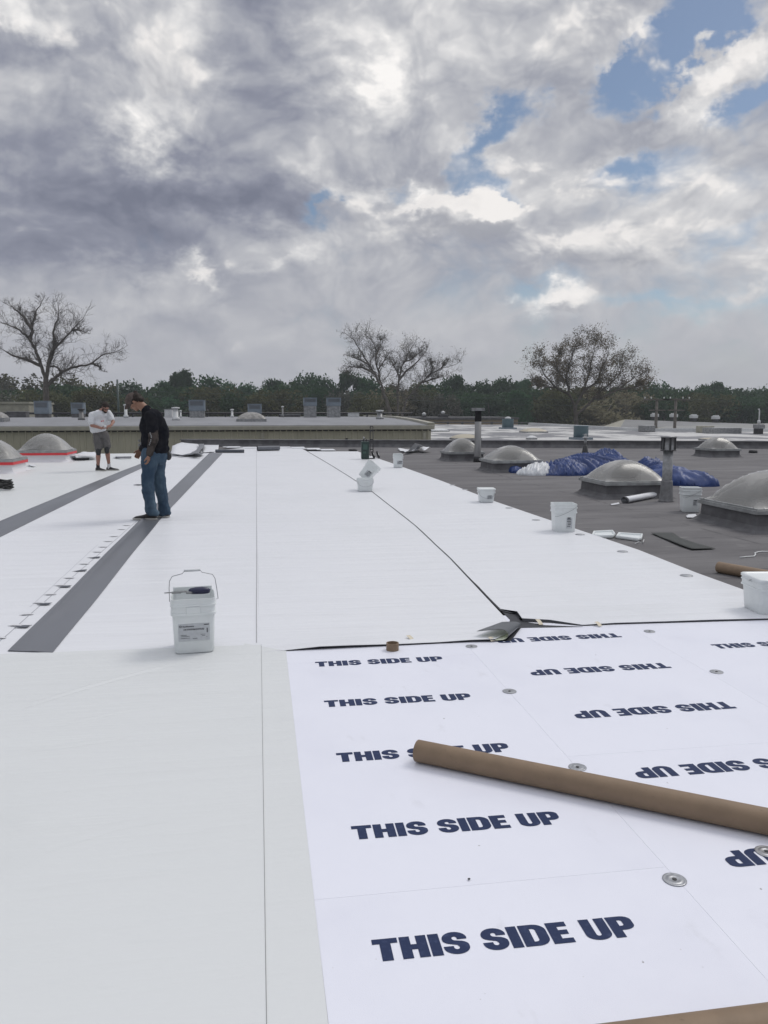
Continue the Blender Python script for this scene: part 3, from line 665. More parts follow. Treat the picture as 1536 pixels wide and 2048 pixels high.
# round fastening plates on the boards
def plate(x, y, label, rz=0):
    t = thing('fastening_plate', label, 'fastening plate', (x, y, .0015), rz, 'round metal plates on the boards')
    MB().lathe([(.039, 0), (.039, .0012), (.036, .0022), (.031, .0012), (.027, .0012), (.024, .0024), (.018, .0026), (.014, .0012), (.010, .0010)], 36).build('disc', M_plate, t)
    MB().lathe([(.0075, .0010), (.0075, .0026), (.004, .0032), (.0015, .0018)], 16).build('screw_head', M_dark, t); return t
for (px_, py_), lb in {(1349, 1760): 'metal plate nearest the camera on the board joint', (1155, 1535): 'metal plate just behind the big cardboard tube', (1019, 1383): 'metal plate between the upright and upside down print, beyond the tube end', (943, 1293): 'metal plate half under the sheet edge left of the curled corner',
                       (1299, 1263): 'metal plate nearest the sheet edge right of the curled corner', (1433, 1344): 'metal plate at the right between two lines of print', (1533, 1704): 'metal plate at the right frame edge below the tube'}.items():
    q = G(px_, py_); plate(q.x, q.y, lb, rnd.uniform(0, 3))

# beige tape pieces and tape roll
for i, (x, y, a_, ln) in enumerate([(817, 1281, .5, .05), (982, 1284, .3, .04), (1077, 1248, .05, .075), (1195, 1253, .3, .05)]):
    b = MB(); n_ = 6; rows = []
    for j in range(n_+1):
        s = j/n_; rows.append([(-.016, -s*ln, .024-.020*s*s), (.016, -s*ln, .024-.020*s*s)])
    b.sheet(rows, .0012); o = b.build('tape_piece', M_tape); p = G(x, y, 0); o.location = (p.x, p.y+.03, .004); o.rotation_euler.z = a_
    tag(o, ['beige tape scrap standing up right of the brown tape roll', 'beige tape piece by the curled corner', 'beige tape piece bridging the black fold right of the curl', 'beige tape piece where the right sheet dips lowest'][i], 'tape', 'beige tape pieces on the sheet edge')
tr = thing('tape_roll', 'small brown cardboard tape ring at the left sheet edge', 'tape roll', G(785, 1300)+Vector((0, 0, .001)))
b = MB()
k = 32; prof = [(.041, 0), (.041, .048), (.036, .048), (.036, 0)]
b.loft([[(r_*math.cos(2*math.pi*j/k), r_*math.sin(2*math.pi*j/k), z) for r_, z in prof] for j in range(k+1)], False, False); b.build('ring', M_card, tr)

# ------------------------------------------------------------------ cardboard tubes
def hollow(name, label, p, q, ro, ri, group, spiral=True):
    p = Vector(p); q = Vector(q); L = (q-p).length; M_ = (q-p).to_track_quat('Z', 'Y').to_matrix().to_4x4(); M_.translation = p
    t = thing(name, label, 'cardboard tube', p, 0, group); t.matrix_world = M_
    k = 40; ring = lambda r_, z: [(r_*math.cos(2*math.pi*j/k), r_*math.sin(2*math.pi*j/k), z) for j in range(k)]
    MB().loft([ring(ro-.0012, 0), ring(ro, .0015)]+[ring(ro, L*i/8) for i in range(1, 9)], True, False).build('outer_wrap', M_card, t)
    MB().loft([ring(ro-.0012, 0), ring(ri, .001), ring(ri, L)], True, False).build('inner_core', M_cardin, t)
    b = MB(); n_ = 90; rows = []                            # the spiral seam of the paper
    for i in range(n_+1):
        a_ = i/n_*L/.42*2*math.pi; z = i/n_*(L-.002)+.001
        rows.append([((ro+.0004)*math.cos(a_), (ro+.0004)*math.sin(a_), z), ((ro+.0004)*math.cos(a_), (ro+.0004)*math.sin(a_), z+.0022)])
    MB().sheet(rows).build('spiral_seam', M_cardin, t)
    return t
ZT = .0485
a1 = G(834, 1501, .049); a2 = G(1536, 1643, .049); d_ = (a2-a1).normalized()
hollow('cardboard_tube', 'long brown cardboard tube lying across the printed boards', a1, a1+d_*2.6, .0480, .042, 'cardboard tubes on the roof')
a1 = G(1437, 1134, RZ+.055); a2 = G(1536, 1152, RZ+.055); d_ = (a2-a1).normalized()
hollow('cardboard_tube', 'short view of a brown cardboard tube on the bare dark roof at the right', a1, a1+d_*2.4, .055, .047, 'cardboard tubes on the roof')
a1 = G(1060, 2128, .065); a2 = G(1536, 2064, .065); d_ = (a2-a1).normalized()
hollow('cardboard_tube', 'brown cardboard tube cut by the bottom frame edge at the right', a1-d_*.15, a1+d_*2.2, .060, .052, 'cardboard tubes on the roof')

# ------------------------------------------------------------------ pails
def rsq(w_, r_, z, dx=0, n_=5):
    out = []
    for cx, cy, a0 in ((1, 1, 0), (-1, 1, 90), (-1, -1, 180), (1, -1, 270)):
        for i in range(n_):
            a_ = R(a0+90*i/(n_-1)); out.append((dx+cx*(w_/2-r_)+r_*math.cos(a_), cy*(w_/2-r_)+r_*math.sin(a_), z))
    return out
def pail(label, loc, rz, h=.365, w0=.215, w1=.245, handle='down', lab=True, lid=False, M_=None, labtext=0, tool=False):
    t = thing('pail', label, 'pail', loc, rz, 'white square plastic pails')
    if M_ is not None: t.matrix_world = M_
    rr = .035; W = lambda z: w0+(w1-w0)*z/h
    prof = [(.0, w0-.02), (.004, w0-.006), (.012, W(.012))]+[(h*f_, W(h*f_)) for f_ in (.3, .6, .70)]+[(h*.705, W(h)+.012), (h*.745, W(h)+.012), (h*.75, W(h)+.002), (h*.86, W(h)+.002), (h*.865, W(h)+.014), (h*.895, W(h)+.014), (h*.90, W(h)+.006), (h*.99, W(h)+.006), (h, W(h)+.010)]
    rings = [rsq(w_, rr, z) for z, w_ in prof]+[rsq(w_-.012, rr-.004, z) for z, w_ in ((h, W(h)+.010), (h*.98, W(h)))]+[rsq(w0-.012, rr-.004, .02)]
    b = MB(); b.loft(rings, True, True); body = b.build('pail_body', M_pail, t)
    m_ = body.modifiers.new('e', 'EDGE_SPLIT'); m_.split_angle = R(40)
    b = MB(); b.box((0, -W(h)/2-.006, h*.80), (.085, .006, h*.115)); b.build('grip_tab', M_pail, t, .004)
    if lid == 'half':   # folded lid flap standing at the back of the opening
        b = MB(); b.box((0, W(h)/2-.005, h+.012), (W(h)-.02, .014, .028)); b.build('lid_flap', M_pail, t, .004)
    if lid == 'full':
        b = MB(); b.loft([rsq(W(h)+.018, rr, h-.012), rsq(W(h)+.020, rr, h+.004), rsq(W(h)+.010, rr, h+.010), rsq(W(h)-.03, rr-.01, h+.010), rsq(W(h)-.04, rr-.01, h+.004)], True, True); b.build('lid', M_pail, t)
    if lab:
        zl = h*.40; Wl = W(zl); b = MB()
        lw, lh = (.195, .112) if lab is True else lab
        lx = 0 if lab is True else .045
        b.box((lx, -Wl/2-.0022, zl), (lw, .0012, lh), 0, Matrix.Translation((0, 0, 0))); l = b.build('label', M_label, t)
        tilt = math.atan((w1-w0)/2/h)
        def TM(x, z): return Matrix.Translation((lx+x, -Wl/2-.0036-(z-0)*math.tan(tilt), zl+z)) @ Matrix.Rotation(R(90), 4, 'X')
        if labtext == 2:
            text_mesh('RoofSystems', .0135, M_print, l, TM(-.070, .034), bold=.0004)
            text_mesh('2 3/8" LITE ROOF SEAM PLATE STACKED', .0145, M_print, l, TM(-.066, .013), stretch=.50, bold=.0005)
            b = MB()
            k_ = 20; b.loft([[(x_*r_*1.0-.083, -Wl/2-.0040, zl+.039+y_*r_) for r_ in (.0075, .0040)] for x_, y_ in [(math.cos(2*math.pi*i/k_), math.sin(2*math.pi*i/k_)) for i in range(k_+1)]], False, False)
            b.box((.078, -Wl/2-.0036, zl+.046), (.030, .0008, .006)); b.box((.082, -Wl/2-.0036, zl+.008), (.006, .0008, .030))
            for zz, x0, x1 in ((-.018, -.083, -.045), (-.026, -.083, -.028), (-.038, -.083, -.025), (-.042, -.010, .020), (-.018, .040, .070), (-.027, .048, .068), (-.035, .076, .082)):
                b.box(((x0+x1)/2, -Wl/2-.0036, zl+zz), (x1-x0, .0008, .0022))
            b.build('label_marks', M_print, l)
        else:
            b = MB()
            for q in range(6): b.box((lx+rnd.uniform(-.1, .1)*lw, -Wl/2-.0036, zl+lh*(.38-.14*q)), (lw*rnd.uniform(.5, .75), .0008, lh*(.06 if q else .12)))
            b.build('label_marks', M_print, l)
    hw = W(h)/2+.012
    if handle:
        hp = []
        if handle == 'up':
            hp = [(-hw, -.0, h*.885), (-hw, 0, h+.05), (-hw+.004, 0, h+.095), (-hw+.022, 0, h+.125), (-.062, 0, h+.140), (-.050, 0, h+.156), (.050, 0, h+.158), (.062, 0, h+.143), (hw-.020, 0, h+.126), (hw-.004, 0, h+.098), (hw+.004, 0, h+.04), (hw+.012, -.005, h*.90), (hw, -.005, h*.895)]
        elif handle == 'down':
            for i in range(13):
                a_ = math.pi*i/12; hp.append((-hw*math.cos(a_), -hw-.004 if 0 < i < 12 else -.0, h*.885-math.sin(a_)*.125))
        elif handle == 'lay':
            for i in range(13):
                a_ = math.pi*i/12; hp.append((-hw*math.cos(a_), -math.sin(a_)*hw*.95, h*.9+(.02 if 0 < i < 12 else 0)))
        elif handle == 'slant':
            for i in range(13):
                a_ = math.pi*i/12; hp.append((-(hw+.006)*math.cos(a_)*.9, -hw-.006, h*.80+.10*(math.cos(a_)*-.7)-.03*math.sin(a_)))
        hd = MB().tube(hp, .0022, 6).build('handle', M_wire, t)
        if handle == 'up': MB().tube([(-.052, 0, h+.157), (.052, 0, h+.159)], .0075, 10).build('grip', M_grip, hd)
    return t
SC = lambda p: FPX/(Vector(p)-cam.location).dot(FW)       # pixels per metre at a place
p1 = G(389, 1296, .0065)
pail('tall white pail with a printed label and its wire handle up, nearest the camera', p1, R(5), .360, .248, .272, 'up', True, 'half', labtext=2)
# screwdriver-like tool lying on it
tp = p1+Vector((0, 0, .360+.012)); tm = thing('seam_probe', 'navy handled metal hand tool lying across the top of the labelled pail', 'hand tool', tp+Vector((.02, -.03, .010)), R(3))
b = MB(); b.tube([(-.195, 0, .002), (-.10, 0, .004), (-.055, 0, .006)], [.0035, .0045, .006], 8); b.tube([(-.06, -.012, 0), (-.02, -.012, 0)], [.008, .010], 8); b.box((-.12, -.004, .001), (.06, .004, .012)); b.build('blade', M_galv, tm)
b = MB(); b.tube([(-.042, 0, .004), (-.030, 0, .006), (0, 0, .008), (.045, 0, .008), (.080, 0, .005), (.092, 0, .003)], [.013, .019, .023, .024, .019, .010], 14); b.build('handle', M_navyp, tm)
pail('tall open white pail with a slanting handle at the edge of the white sheet', G(1126, 1066, RZ+.02), R(-8), .39, .25, .285, 'slant', (.075, .15), False)
pail('squat white pail with a small dark label on the right sheet edge', G(972, 1003.5, .006), R(-8), .225, .235, .275, 'down', (.10, .07), 'full')
pail('small far white pail with a raised lid flap beside the sheet edge', G(796, 935, .006), R(-6), .36, .235, .265, None, (.17, .10), 'half')
pail('upright white pail in the middle of the sheets with its wire handle hanging in front', G(730, 982, .006), R(-4), .25, .27, .31, 'down', False, False)
mt = Matrix.Translation(G(727, 979.5, .006)+Vector((.02, .12, .22))) @ Matrix.Rotation(R(-30), 4, 'Z') @ Matrix.Rotation(R(38), 4, 'Y') @ Matrix.Rotation(R(-10), 4, 'X')
pail('white pail tipped over and leaning on the upright pail in the middle of the sheets', (0, 0, 0), 0, .36, .22, .26, None, (.12, .13), False, M_=mt)
pail('round cornered white pail on the dark roof between the lantern flue and the right skylight', G(1379, 1023, RZ), R(-15), .39, .25, .285, 'slant', (.07, .10), False)
pail('lidded white pail cut off by the right frame edge', G(1537, 1222, .006), R(-7), .27, .275, .315, 'lay', False, 'full')

# ------------------------------------------------------------------ skylights
def skylight(label, corner, side=1, w_=1.3, d=1.25, hc=.30, hd=.36, tape=False, group='dome skylights on our roof', white=False, dm=None, z0=RZ, rz=0, mscale=1):
    """corner = near corner of the rim; side=1: body extends to +x, -1: to -x"""
    t = thing('skylight', label, 'skylight', (corner[0]+side*w_/2, corner[1]+d/2, z0), rz, group)
    b = MB(); cw = w_-.10; cdp = d-.10
    ring = lambda a, c, z: [(-a/2, -c/2, z), (a/2, -c/2, z), (a/2, c/2, z), (-a/2, c/2, z)]
    b.loft([ring(cw+.22, cdp+.22, 0.001), ring(cw+.10, cdp+.10, .035), ring(cw+.02, cdp+.02, .09), ring(cw, cdp, hc-.02)], False, True)
    b.build('curb', M_new if white else M_curb, t)
    b = MB()
    def frame(b, a, c, z0_, z1, th):
        b.box((0, -c/2+th/2, (z0_+z1)/2), (a, th, z1-z0_)); b.box((0, c/2-th/2, (z0_+z1)/2), (a, th, z1-z0_))
        b.box((-a/2+th/2, 0, (z0_+z1)/2), (th, c-2*th, z1-z0_)); b.box((a/2-th/2, 0, (z0_+z1)/2), (th, c-2*th, z1-z0_))
    frame(b, w_, d, hc-.055, hc, .075); frame(b, w_-.04, d-.04, hc+.0005, hc+.022, .05); fr_ = b.build('frame', M_alu, t, .004)
    b = MB()
    for i in range(5):
        for s in (-1, 1):
            b.lathe([(.008, 0), (.008, .006), (.003, .008)], 8, Matrix.Translation((-w_/2+.12+(w_-.24)*i/4, s*(d/2-.03), hc+.022)))
            b.lathe([(.008, 0), (.008, .006), (.003, .008)], 8, Matrix.Translation((s*(w_/2-.03), -d/2+.12+(d-.24)*i/4, hc+.022)))
    b.build('screws', M_galv, fr_)
    if tape:
        b = MB(); frame(b, w_+.006, d+.006, hc-.125, hc-.057, .06); b.build('red_tape', M_red, t)
    MB().box((0, 0, hc-.03), (w_-.16, d-.16, .01)).build('well', M_domein, t)
    def domemesh(s, hh, z0_):
        N = 18; rows = []
        for i in range(N+1):
            row = []
            for j in range(N+1):
                u, v = -1+2*i/N, -1+2*j/N
                m_ = max(abs(u), abs(v)); q = (abs(u)**4+abs(v)**4)**.25 if m_ > 0 else 0
                z = (1-min(1, (m_*.50+q*.50))**1.9)**.95
                row.append((u*(w_/2-.05)*s, v*(d/2-.05)*s, z0_+hh*z))
            rows.append(row)
        return MB().sheet(rows)
    domemesh(1, hd, hc+.022).build('dome', dm or M_dome, t)
    if dm is None: domemesh(.93, hd*.80, hc+.012).build('inner_dome', M_dome, t)
    return t
skylight('skylight in front of the blue tarp with the lantern flue at its right', G(1211, 966, RZ+.30))
skylight('big skylight cut off by the right frame edge', G(1514, 1022, RZ+.30), w_=1.45, d=1.45, hd=.46)
skylight('middle skylight just right of the tall black flue', G(985, 923, RZ+.30), w_=1.40, d=1.3)
skylight('leftmost skylight on the dark roof, partly behind the tall black flue', G(896, 905.5, RZ+.28), w_=1.22, d=1.2, hd=.42, hc=.28)
skylight('farthest small skylight by the parapet at the right', G(1424, 899, RZ+.28), w_=1.12, d=1.2, hd=.40, hc=.28)
skylight('red banded skylight on the white sheet behind, fully in view', G(133, 902, .34), -1, 1.5, 1.4, .34, .50, True, 'red banded skylights', True, z0=0)
skylight('red banded skylight cut off by the left frame edge', G(26, 920, .34), -1, 1.4, 1.3, .34, .50, True, 'red banded skylights', True, z0=0)

# ------------------------------------------------------------------ flues and pipes on the dark roof
def at_scale(px, py, z, Yofs=0): p = G(px, py, z); return p, SC(p)
p, s = at_scale(955, 924, RZ); hh = (924-822)/s+(822-833)/s*-1; H_ = EYE-RZ+(-0)+ (822-822)/s
top = PY(960, 816, p.y).z-RZ
t = thing('flue_pipe', 'tall dark flue pipe with a flat pale cap beside the middle skylight', 'flue pipe', p)
MB().lathe([(.125, 0), (.11, .03), (.105, .10), (.102, top-.16)], 20).build('pipe', M_flue, t)
MB().lathe([(.104, top-.42), (.106, top-.41), (.106, top-.10), (.104, top-.09)], 20).build('sooty_sleeve', mat('soot_black', (.022, .022, .023), .8, .2, 0, .4, 6), t)
MB().lathe([(.13, 0.001), (.125, .16), (.112, .18)], 20).build('boot', M_dark, t)
b = MB(); b.box((0, 0, top-.045), (.34, .34, .09)); b.build('cap', M_galv, t, .006)
p, s = at_scale(1332, 1003, RZ); top = PY(1332, 872, p.y).z-RZ
t = thing('flue_pipe', 'flue pipe with a lantern shaped cap standing before the blue tarp', 'flue pipe', p)
MB().lathe([(.085, .02), (.085, top-.26)], 24).build('pipe', M_galv, t)
MB().lathe([(.135, 0.001), (.125, .02), (.118, .06), (.098, .34), (.098, .37), (.088, .375)], 24).build('boot', mat('lead_boot', (.21, .21, .215), .6, .4, .2, .3, 9), t)
l = MB().lathe([(.09, top-.26), (.13, top-.262), (.13, top-.245), (.105, top-.24), (.105, top-.03), (.14, top-.028), (.14, top-.008), (.02, top)], 24).build('lantern_cap', M_galv, t)
b = MB()
for i in range(6):
    a_ = i*math.pi/3+.3; b.box((.118*math.cos(a_), .118*math.sin(a_), top-.135), (.02, .03, .21), a_)
b.tube([(.13*math.cos(i*math.pi/12), .13*math.sin(i*math.pi/12), top-.25) for i in range(25)], .008, 6); b.build('louvre_straps', M_dark, l)
p = G(1170, 905, RZ); top = PY(1172, 868, p.y).z-RZ
t = thing('vent_pipe', 'small white topped vent pipe in a black cone left of the tarp', 'vent pipe', p)
MB().lathe([(.125, 0.001), (.115, .03), (.075, .27), (.06, .29)], 16).build('boot', M_dark, t)
MB().lathe([(.05, .27), (.055, top-.16)], 14).build('pipe', M_galv, t)
MB().lathe([(.05, top-.17), (.11, top-.15), (.11, top-.12), (.06, top-.10), (.05, top-.02), (.13, top-.01), (.02, top)], 16).build('cap', M_white, t)
p = G(1506, 906, RZ); t = thing('roof_drain', 'small black drain dome near the parapet at the far right', 'roof drain', p)
MB().lathe([(.16, 0.001), (.15, .10), (.11, .12)], 12).build('strainer', M_dark, t)
p = G(706, 903, RZ+.02); t = thing('coil_of_strap', 'small flat black coil beside the far corner of the white sheet', 'coil', p)
b = MB(); b.tube([(.15*math.cos(i*.5)+.01*math.sin(i*3), .15*math.sin(i*.5), .03+.012*(i // 13)) for i in range(60)], .02, 6); b.build('strap', M_dark, t)

# ------------------------------------------------------------------ tarp pile, bag
def heap(name, label, cat, spine, mat_, step=.026, fold=.10, seed=0, group=None, fs=1.0):
    """crumpled cloth: height field over a chain of humps (x, y, radius, height)"""
    x0 = min(s[0]-s[2] for s in spine)-.15; x1 = max(s[0]+s[2] for s in spine)+.15
    y0 = min(s[1]-s[2] for s in spine)-.15; y1 = max(s[1]+s[2] for s in spine)+.15
    nx, ny = int((x1-x0)/step)+1, int((y1-y0)/step)+1
    idx = {}; vs = []; fs_ = []
    def hgt(x, y):
        wx = x+.12*noise.noise(Vector((x*2, y*2, seed))); wy = y+.12*noise.noise(Vector((x*2, y*2, seed+5)))
        h = 0
        for sx_, sy_, r_, hh in spine:
            q = ((wx-sx_)**2+(wy-sy_)**2)/(r_*r_)
            if q < 1: h = (h**4+(hh*(1-q)**.60)**4)**.25
        if h <= 0: return -.0
        f = 0; a_ = noise.noise(Vector((x*.5, y*.5, seed+3)))*2.2; ca, sa = math.cos(a_), math.sin(a_); u_, v_2 = x*ca+y*sa, y*ca-x*sa
        for k_, (fu, fv, am) in enumerate(((.8, 2.6, .9), (3.4, 1.0, .55), (2.2, 7.5, .32), (9, 4, .12))):
            v_ = noise.noise(Vector((u_*fu*fs, v_2*fv*fs, seed+k_*7.3))); f += am*(1-3.2*abs(v_)**1.0)
        return max(.012, h+fold*f*min(1, h/.12)*.6-fold*.25)
    for i in range(nx):
        for j in range(ny):
            x, y = x0+i*step, y0+j*step; h = hgt(x, y)
            if h > 0: idx[i, j] = len(vs); vs.append((x, y, h))
    for i in range(nx-1):
        for j in range(ny-1):
            q = [(i, j), (i+1, j), (i+1, j+1), (i, j+1)]
            if all(k_ in idx for k_ in q): fs_.append(tuple(idx[k_] for k_ in q))
    edge = {}
    for f in fs_:
        for a, b_ in zip(f, f[1:]+f[:1]): edge[(a, b_)] = 1
    mb = MB(); mb.add(vs, fs_, True)
    rim = [(a, b_) for a, b_ in edge if (b_, a) not in edge]; lows = {}
    for a, b_ in rim:
        for q in (a, b_):
            if q not in lows: lows[q] = len(mb.v); mb.v.append((vs[q][0], vs[q][1], -.003))
        mb.f.append((a, b_, lows[b_], lows[a])); mb.sm.append(False)
    o = mb.build(name, mat_); o.location = (0, 0, RZ+.001)
    return tag(o, label, cat, group)
def gr(x, y): q = G(x, y, RZ); return q.x, q.y
def hump(px, py, r_, h): q = gr(px, py); return (q[0], q[1]+r_*.7, r_, h*.68)
heap('tarp_pile', 'crumpled blue tarp heap left of the lantern flue, behind the skylight', 'tarp',
     [hump(1112, 951, .50, .30), hump(1140, 951, .62, .50), hump(1170, 948, .75, .60), hump(1205, 948, .75, .62), hump(1225, 940, .55, .78), hump(1240, 948, .7, .55), hump(1262, 950, .5, .36)], M_tarp, seed=2.2, fold=.12, fs=.6)
heap('tarp_pile', 'crumpled blue tarp heap right of the lantern flue', 'tarp',
     [hump(1312, 956, .45, .66), hump(1335, 962, .50, .55), hump(1352, 966, .5, .52), hump(1372, 970, .55, .46), hump(1392, 972, .5, .40), hump(1408, 973, .34, .30)], M_tarp, seed=8.1, fold=.11, fs=.6)
heap('tarp_bundle', 'small tight bundle of blue tarp at the left end beside the white bag', 'tarp', [hump(1036, 946, .20, .25)], M_tarp, step=.02, seed=4.4, fold=.05)
bagp = [hump(1054, 950, .22, .20), hump(1066, 951, .26, .27), hump(1080, 951, .30, .42), hump(1091, 950, .20, .40)]
bg = heap('plastic_bag', 'crumpled white plastic bag with a round blue mark at the left end of the tarp', 'bag', bagp, M_bag, step=.018, seed=6, fold=.07, fs=1.6)
q = gr(1060, 948); b = MB(); b.lathe([(.085, 0), (.085, .004)], 24); lg = b.build('round_mark', M_logo, bg)
lm = Matrix.Translation((q[0], q[1]-.07, .165)) @ Matrix.Rotation(R(62), 4, 'X'); lg.matrix_local = lm
text_mesh('S', .12, M_bag, lg, Matrix.Translation((-.04, -.042, .006)), 'round_mark_letter', bold=.004)

# ------------------------------------------------------------------ rolls, scraps and strips
def rolled(name, label, cat, p, q, r_, m1, m2, flat=1.0, group=None, turns=3.2):
    p = Vector(p); q = Vector(q); L = (q-p).length; M_ = (q-p).to_track_quat('Y', 'Z').to_matrix().to_4x4(); M_.translation = p+Vector((0, 0, r_*flat))
    t = thing(name, label, cat, p, 0, group); t.matrix_world = M_; rows = []; n_ = 90
    for i in range(n_+1):
        a_ = -math.pi/2-2*math.pi*turns*(1-i/n_); rr = r_*(.35+.65*i/n_)
        rows.append([(rr*math.cos(a_), y, rr*math.sin(a_)*flat) for y in (0, L*.5, L)])
    MB().sheet(rows, 0).build('rolled_sheet', m1, t)
    b = MB()
    for y in (.004, L-.004):
        rows = []
        for i in range(n_+1):
            a_ = -math.pi/2-2*math.pi*turns*(1-i/n_); rr = r_*(.35+.65*i/n_)
            rows.append([(rr*math.cos(a_), y, rr*math.sin(a_)*flat), ((rr-.006)*math.cos(a_), y, (rr-.006)*math.sin(a_)*flat)])
        b.sheet(rows)
    b.build('black_layer', m2, t); return t
rolled('membrane_roll', 'flattened white membrane roll with black inner layers beside the lantern flue', 'roll', G(1250, 1007, RZ), G(1322, 993, RZ), .085, M_new, M_black, .72)
rolled('membrane_roll', 'thick dark grey roll at the far end of the middle seam', 'roll', G(515, 902, .006), G(559, 901, .006), .10, M_cover, M_black, 1, 'dark rolls at the far end')
rolled('membrane_roll', 'thin dark grey roll at the far end of the near grey strip', 'roll', G(431, 905.5, .006), G(488, 905.5, .006), .065, M_cover2, M_black, 1, 'dark rolls at the far end')
def scrap(name, label, cat, pts, m, z, wave=.02, th=.003, group=None, lift=None):
    """loose flat piece: outline in picture points laid on the roof, then waved"""
    P_ = [G(x, y, z) for x, y in pts]; cx = sum((p.x for p in P_))/len(P_); cy = sum((p.y for p in P_))/len(P_)
    bm = bmesh.new(); vs = [bm.verts.new((p.x-cx, p.y-cy, 0)) for p in P_]; bm.faces.new(vs)
    bmesh.ops.triangulate(bm, faces=bm.faces); bmesh.ops.subdivide_edges(bm, edges=bm.edges, cuts=4, use_grid_fill=True)
    for v in bm.verts:
        v.co.z = th+wave*(.5+.5*noise.noise(Vector((v.co.x*2.2, v.co.y*1.6, z*70+cx))))
        if lift: v.co.z += max(0, lift(v.co.x, v.co.y))
    bmesh.ops.solidify(bm, geom=bm.faces[:], thickness=th)
    me = bpy.data.meshes.new(name); bm.to_mesh(me); bm.free(); me.materials.append(m)
    me.polygons.foreach_set('use_smooth', [True]*len(me.polygons))
    o = bpy.data.objects.new(name, me); C.objects.link(o); o.location = (cx, cy, z); return tag(o, label, cat, group)
scrap('rubber_strip', 'loose dark rubber strip lying on the bare roof below the lantern flue', 'strip', [(1302, 1068), (1345, 1067), (1362, 1078), (1392, 1089), (1431, 1099), (1384, 1101), (1360, 1093), (1328, 1079)], mat('dark_rubber', (.050, .054, .052), .7, .3, 0, .2, 8), RZ+.002, .02)
def loose_lid(label, pts, h):  # loose white lid with a raised rim
    P_ = [G(x, y, RZ+.004) for x, y in pts]; c_ = sum(P_, Vector())/len(P_); t = thing('plastic_lid', label, 'lid', c_, 0, 'white plastic lids on the bare roof')
    out = [(p-c_) for p in P_]; b = MB()
    rings = [[tuple(p*.94) for p in out], [(p.x, p.y, h*.5) for p in out], [(p.x*.97, p.y*.97, h) for p in out], [(p.x*.86, p.y*.82, h) for p in out], [(p.x*.82, p.y*.78, h*.45) for p in out]]
    b.loft(rings, False, True); b.build('shell', M_pail, t, .006); return t
tr1 = loose_lid('left white plastic lid with a raised rim beside the tall open pail', [(1183, 1075), (1186, 1068), (1226, 1066), (1231, 1073), (1226, 1077), (1200, 1077)], .045)
tr2 = loose_lid('right white plastic lid with a wire bail sticking out, on the bare roof', [(1231, 1077), (1236, 1070), (1286, 1073), (1284, 1081), (1276, 1083), (1240, 1078)], .04)
b = MB(); o_ = tr2.location; w_ = [G(x, y, RZ+.02)-o_ for x, y in ((1288, 1079), (1286, 1085), (1278, 1083), (1270, 1087))]; b.tube(w_, .005, 5); b.build('bail', M_white, tr2)
b = MB(); o_ = tr1.location; w_ = [G(x, y, RZ+.01)-o_ for x, y in ((1212, 1077), (1207, 1082), (1204, 1086))]; b.tube(w_, .005, 5); b.build('bail', M_white, tr1)
def cord(name, label, cat, pts, m, r_, z): 
    P_ = [G(x, y, z+r_) for x, y in pts]; c_ = P_[0].copy(); o = MB().tube([p-c_ for p in P_], r_, 6).build(name, m); o.location = c_; return tag(o, label, cat)
cord('bent_wire', 'thin bent pale wire lying on the bare roof at the right frame edge', 'wire', [(1479, 1115), (1492, 1113.5), (1508, 1112.5), (1511, 1109), (1510, 1106), (1516, 1104), (1524, 1103), (1550, 1103.5)], M_white, .008, RZ)
scrap('torn_scrap', 'small white torn scrap in front of the pail by the right skylight', 'scrap', [(1372, 1034), (1376, 1032), (1391, 1031), (1393, 1034), (1386, 1037), (1374, 1037)], M_new, RZ+.002, .03)
scrap('torn_scrap', 'thin white sliver left of the flattened membrane roll', 'scrap', [(1221, 1009), (1238, 1006), (1239, 1009), (1223, 1011)], M_new, RZ+.002, .01)
scrap('torn_scrap', 'ragged white scrap pile on the dark roof left of the far skylight', 'scrap', [(796, 899), (815, 901), (828, 903), (838, 898), (846, 902), (862, 905), (848, 907), (836, 904), (812, 907), (800, 904)], M_new, RZ+.002, .10, lift=lambda x, y: .14*(1-abs(x-.4)*1.8))
b = scrap('torn_strip', 'black crumpled strip on top of the ragged white scraps', 'strip', [(806, 908), (818, 903), (832, 897), (840, 897), (846, 905), (836, 902), (822, 905)], M_black, RZ+.06, .08, lift=lambda x, y: .20*(1-abs(x-.3)*1.6))
scrap('folded_membrane', 'folded white membrane heap by the parapet beyond the man in jeans', 'membrane scrap', [(342, 912), (345, 898), (366, 889), (396, 890), (402, 897), (399, 909), (375, 912)], M_new, .02, .05, .004, lift=lambda x, y: max(0, .12-.10*abs(x+.9)))
scrap('folded_membrane', 'flat white membrane flap with a dark slit right of the folded heap', 'membrane scrap', [(405, 900), (407, 888), (438, 889), (437, 899), (428, 905), (406, 906)], M_new, .012, .04)
scrap('grey_offcut', 'grey strip offcut crossing the folded white heap', 'strip', [(380, 908), (392, 901), (398, 894), (397, 889), (408, 888), (409, 893), (398, 905), (400, 909)], M_cover, .14, .03)
scrap('grey_offcut', 'short dark offcut lying in front of the folded white heap', 'strip', [(352, 913), (383, 908), (384, 905), (401, 905), (407, 909), (403, 911), (380, 911)], M_cover2, .05, .04)
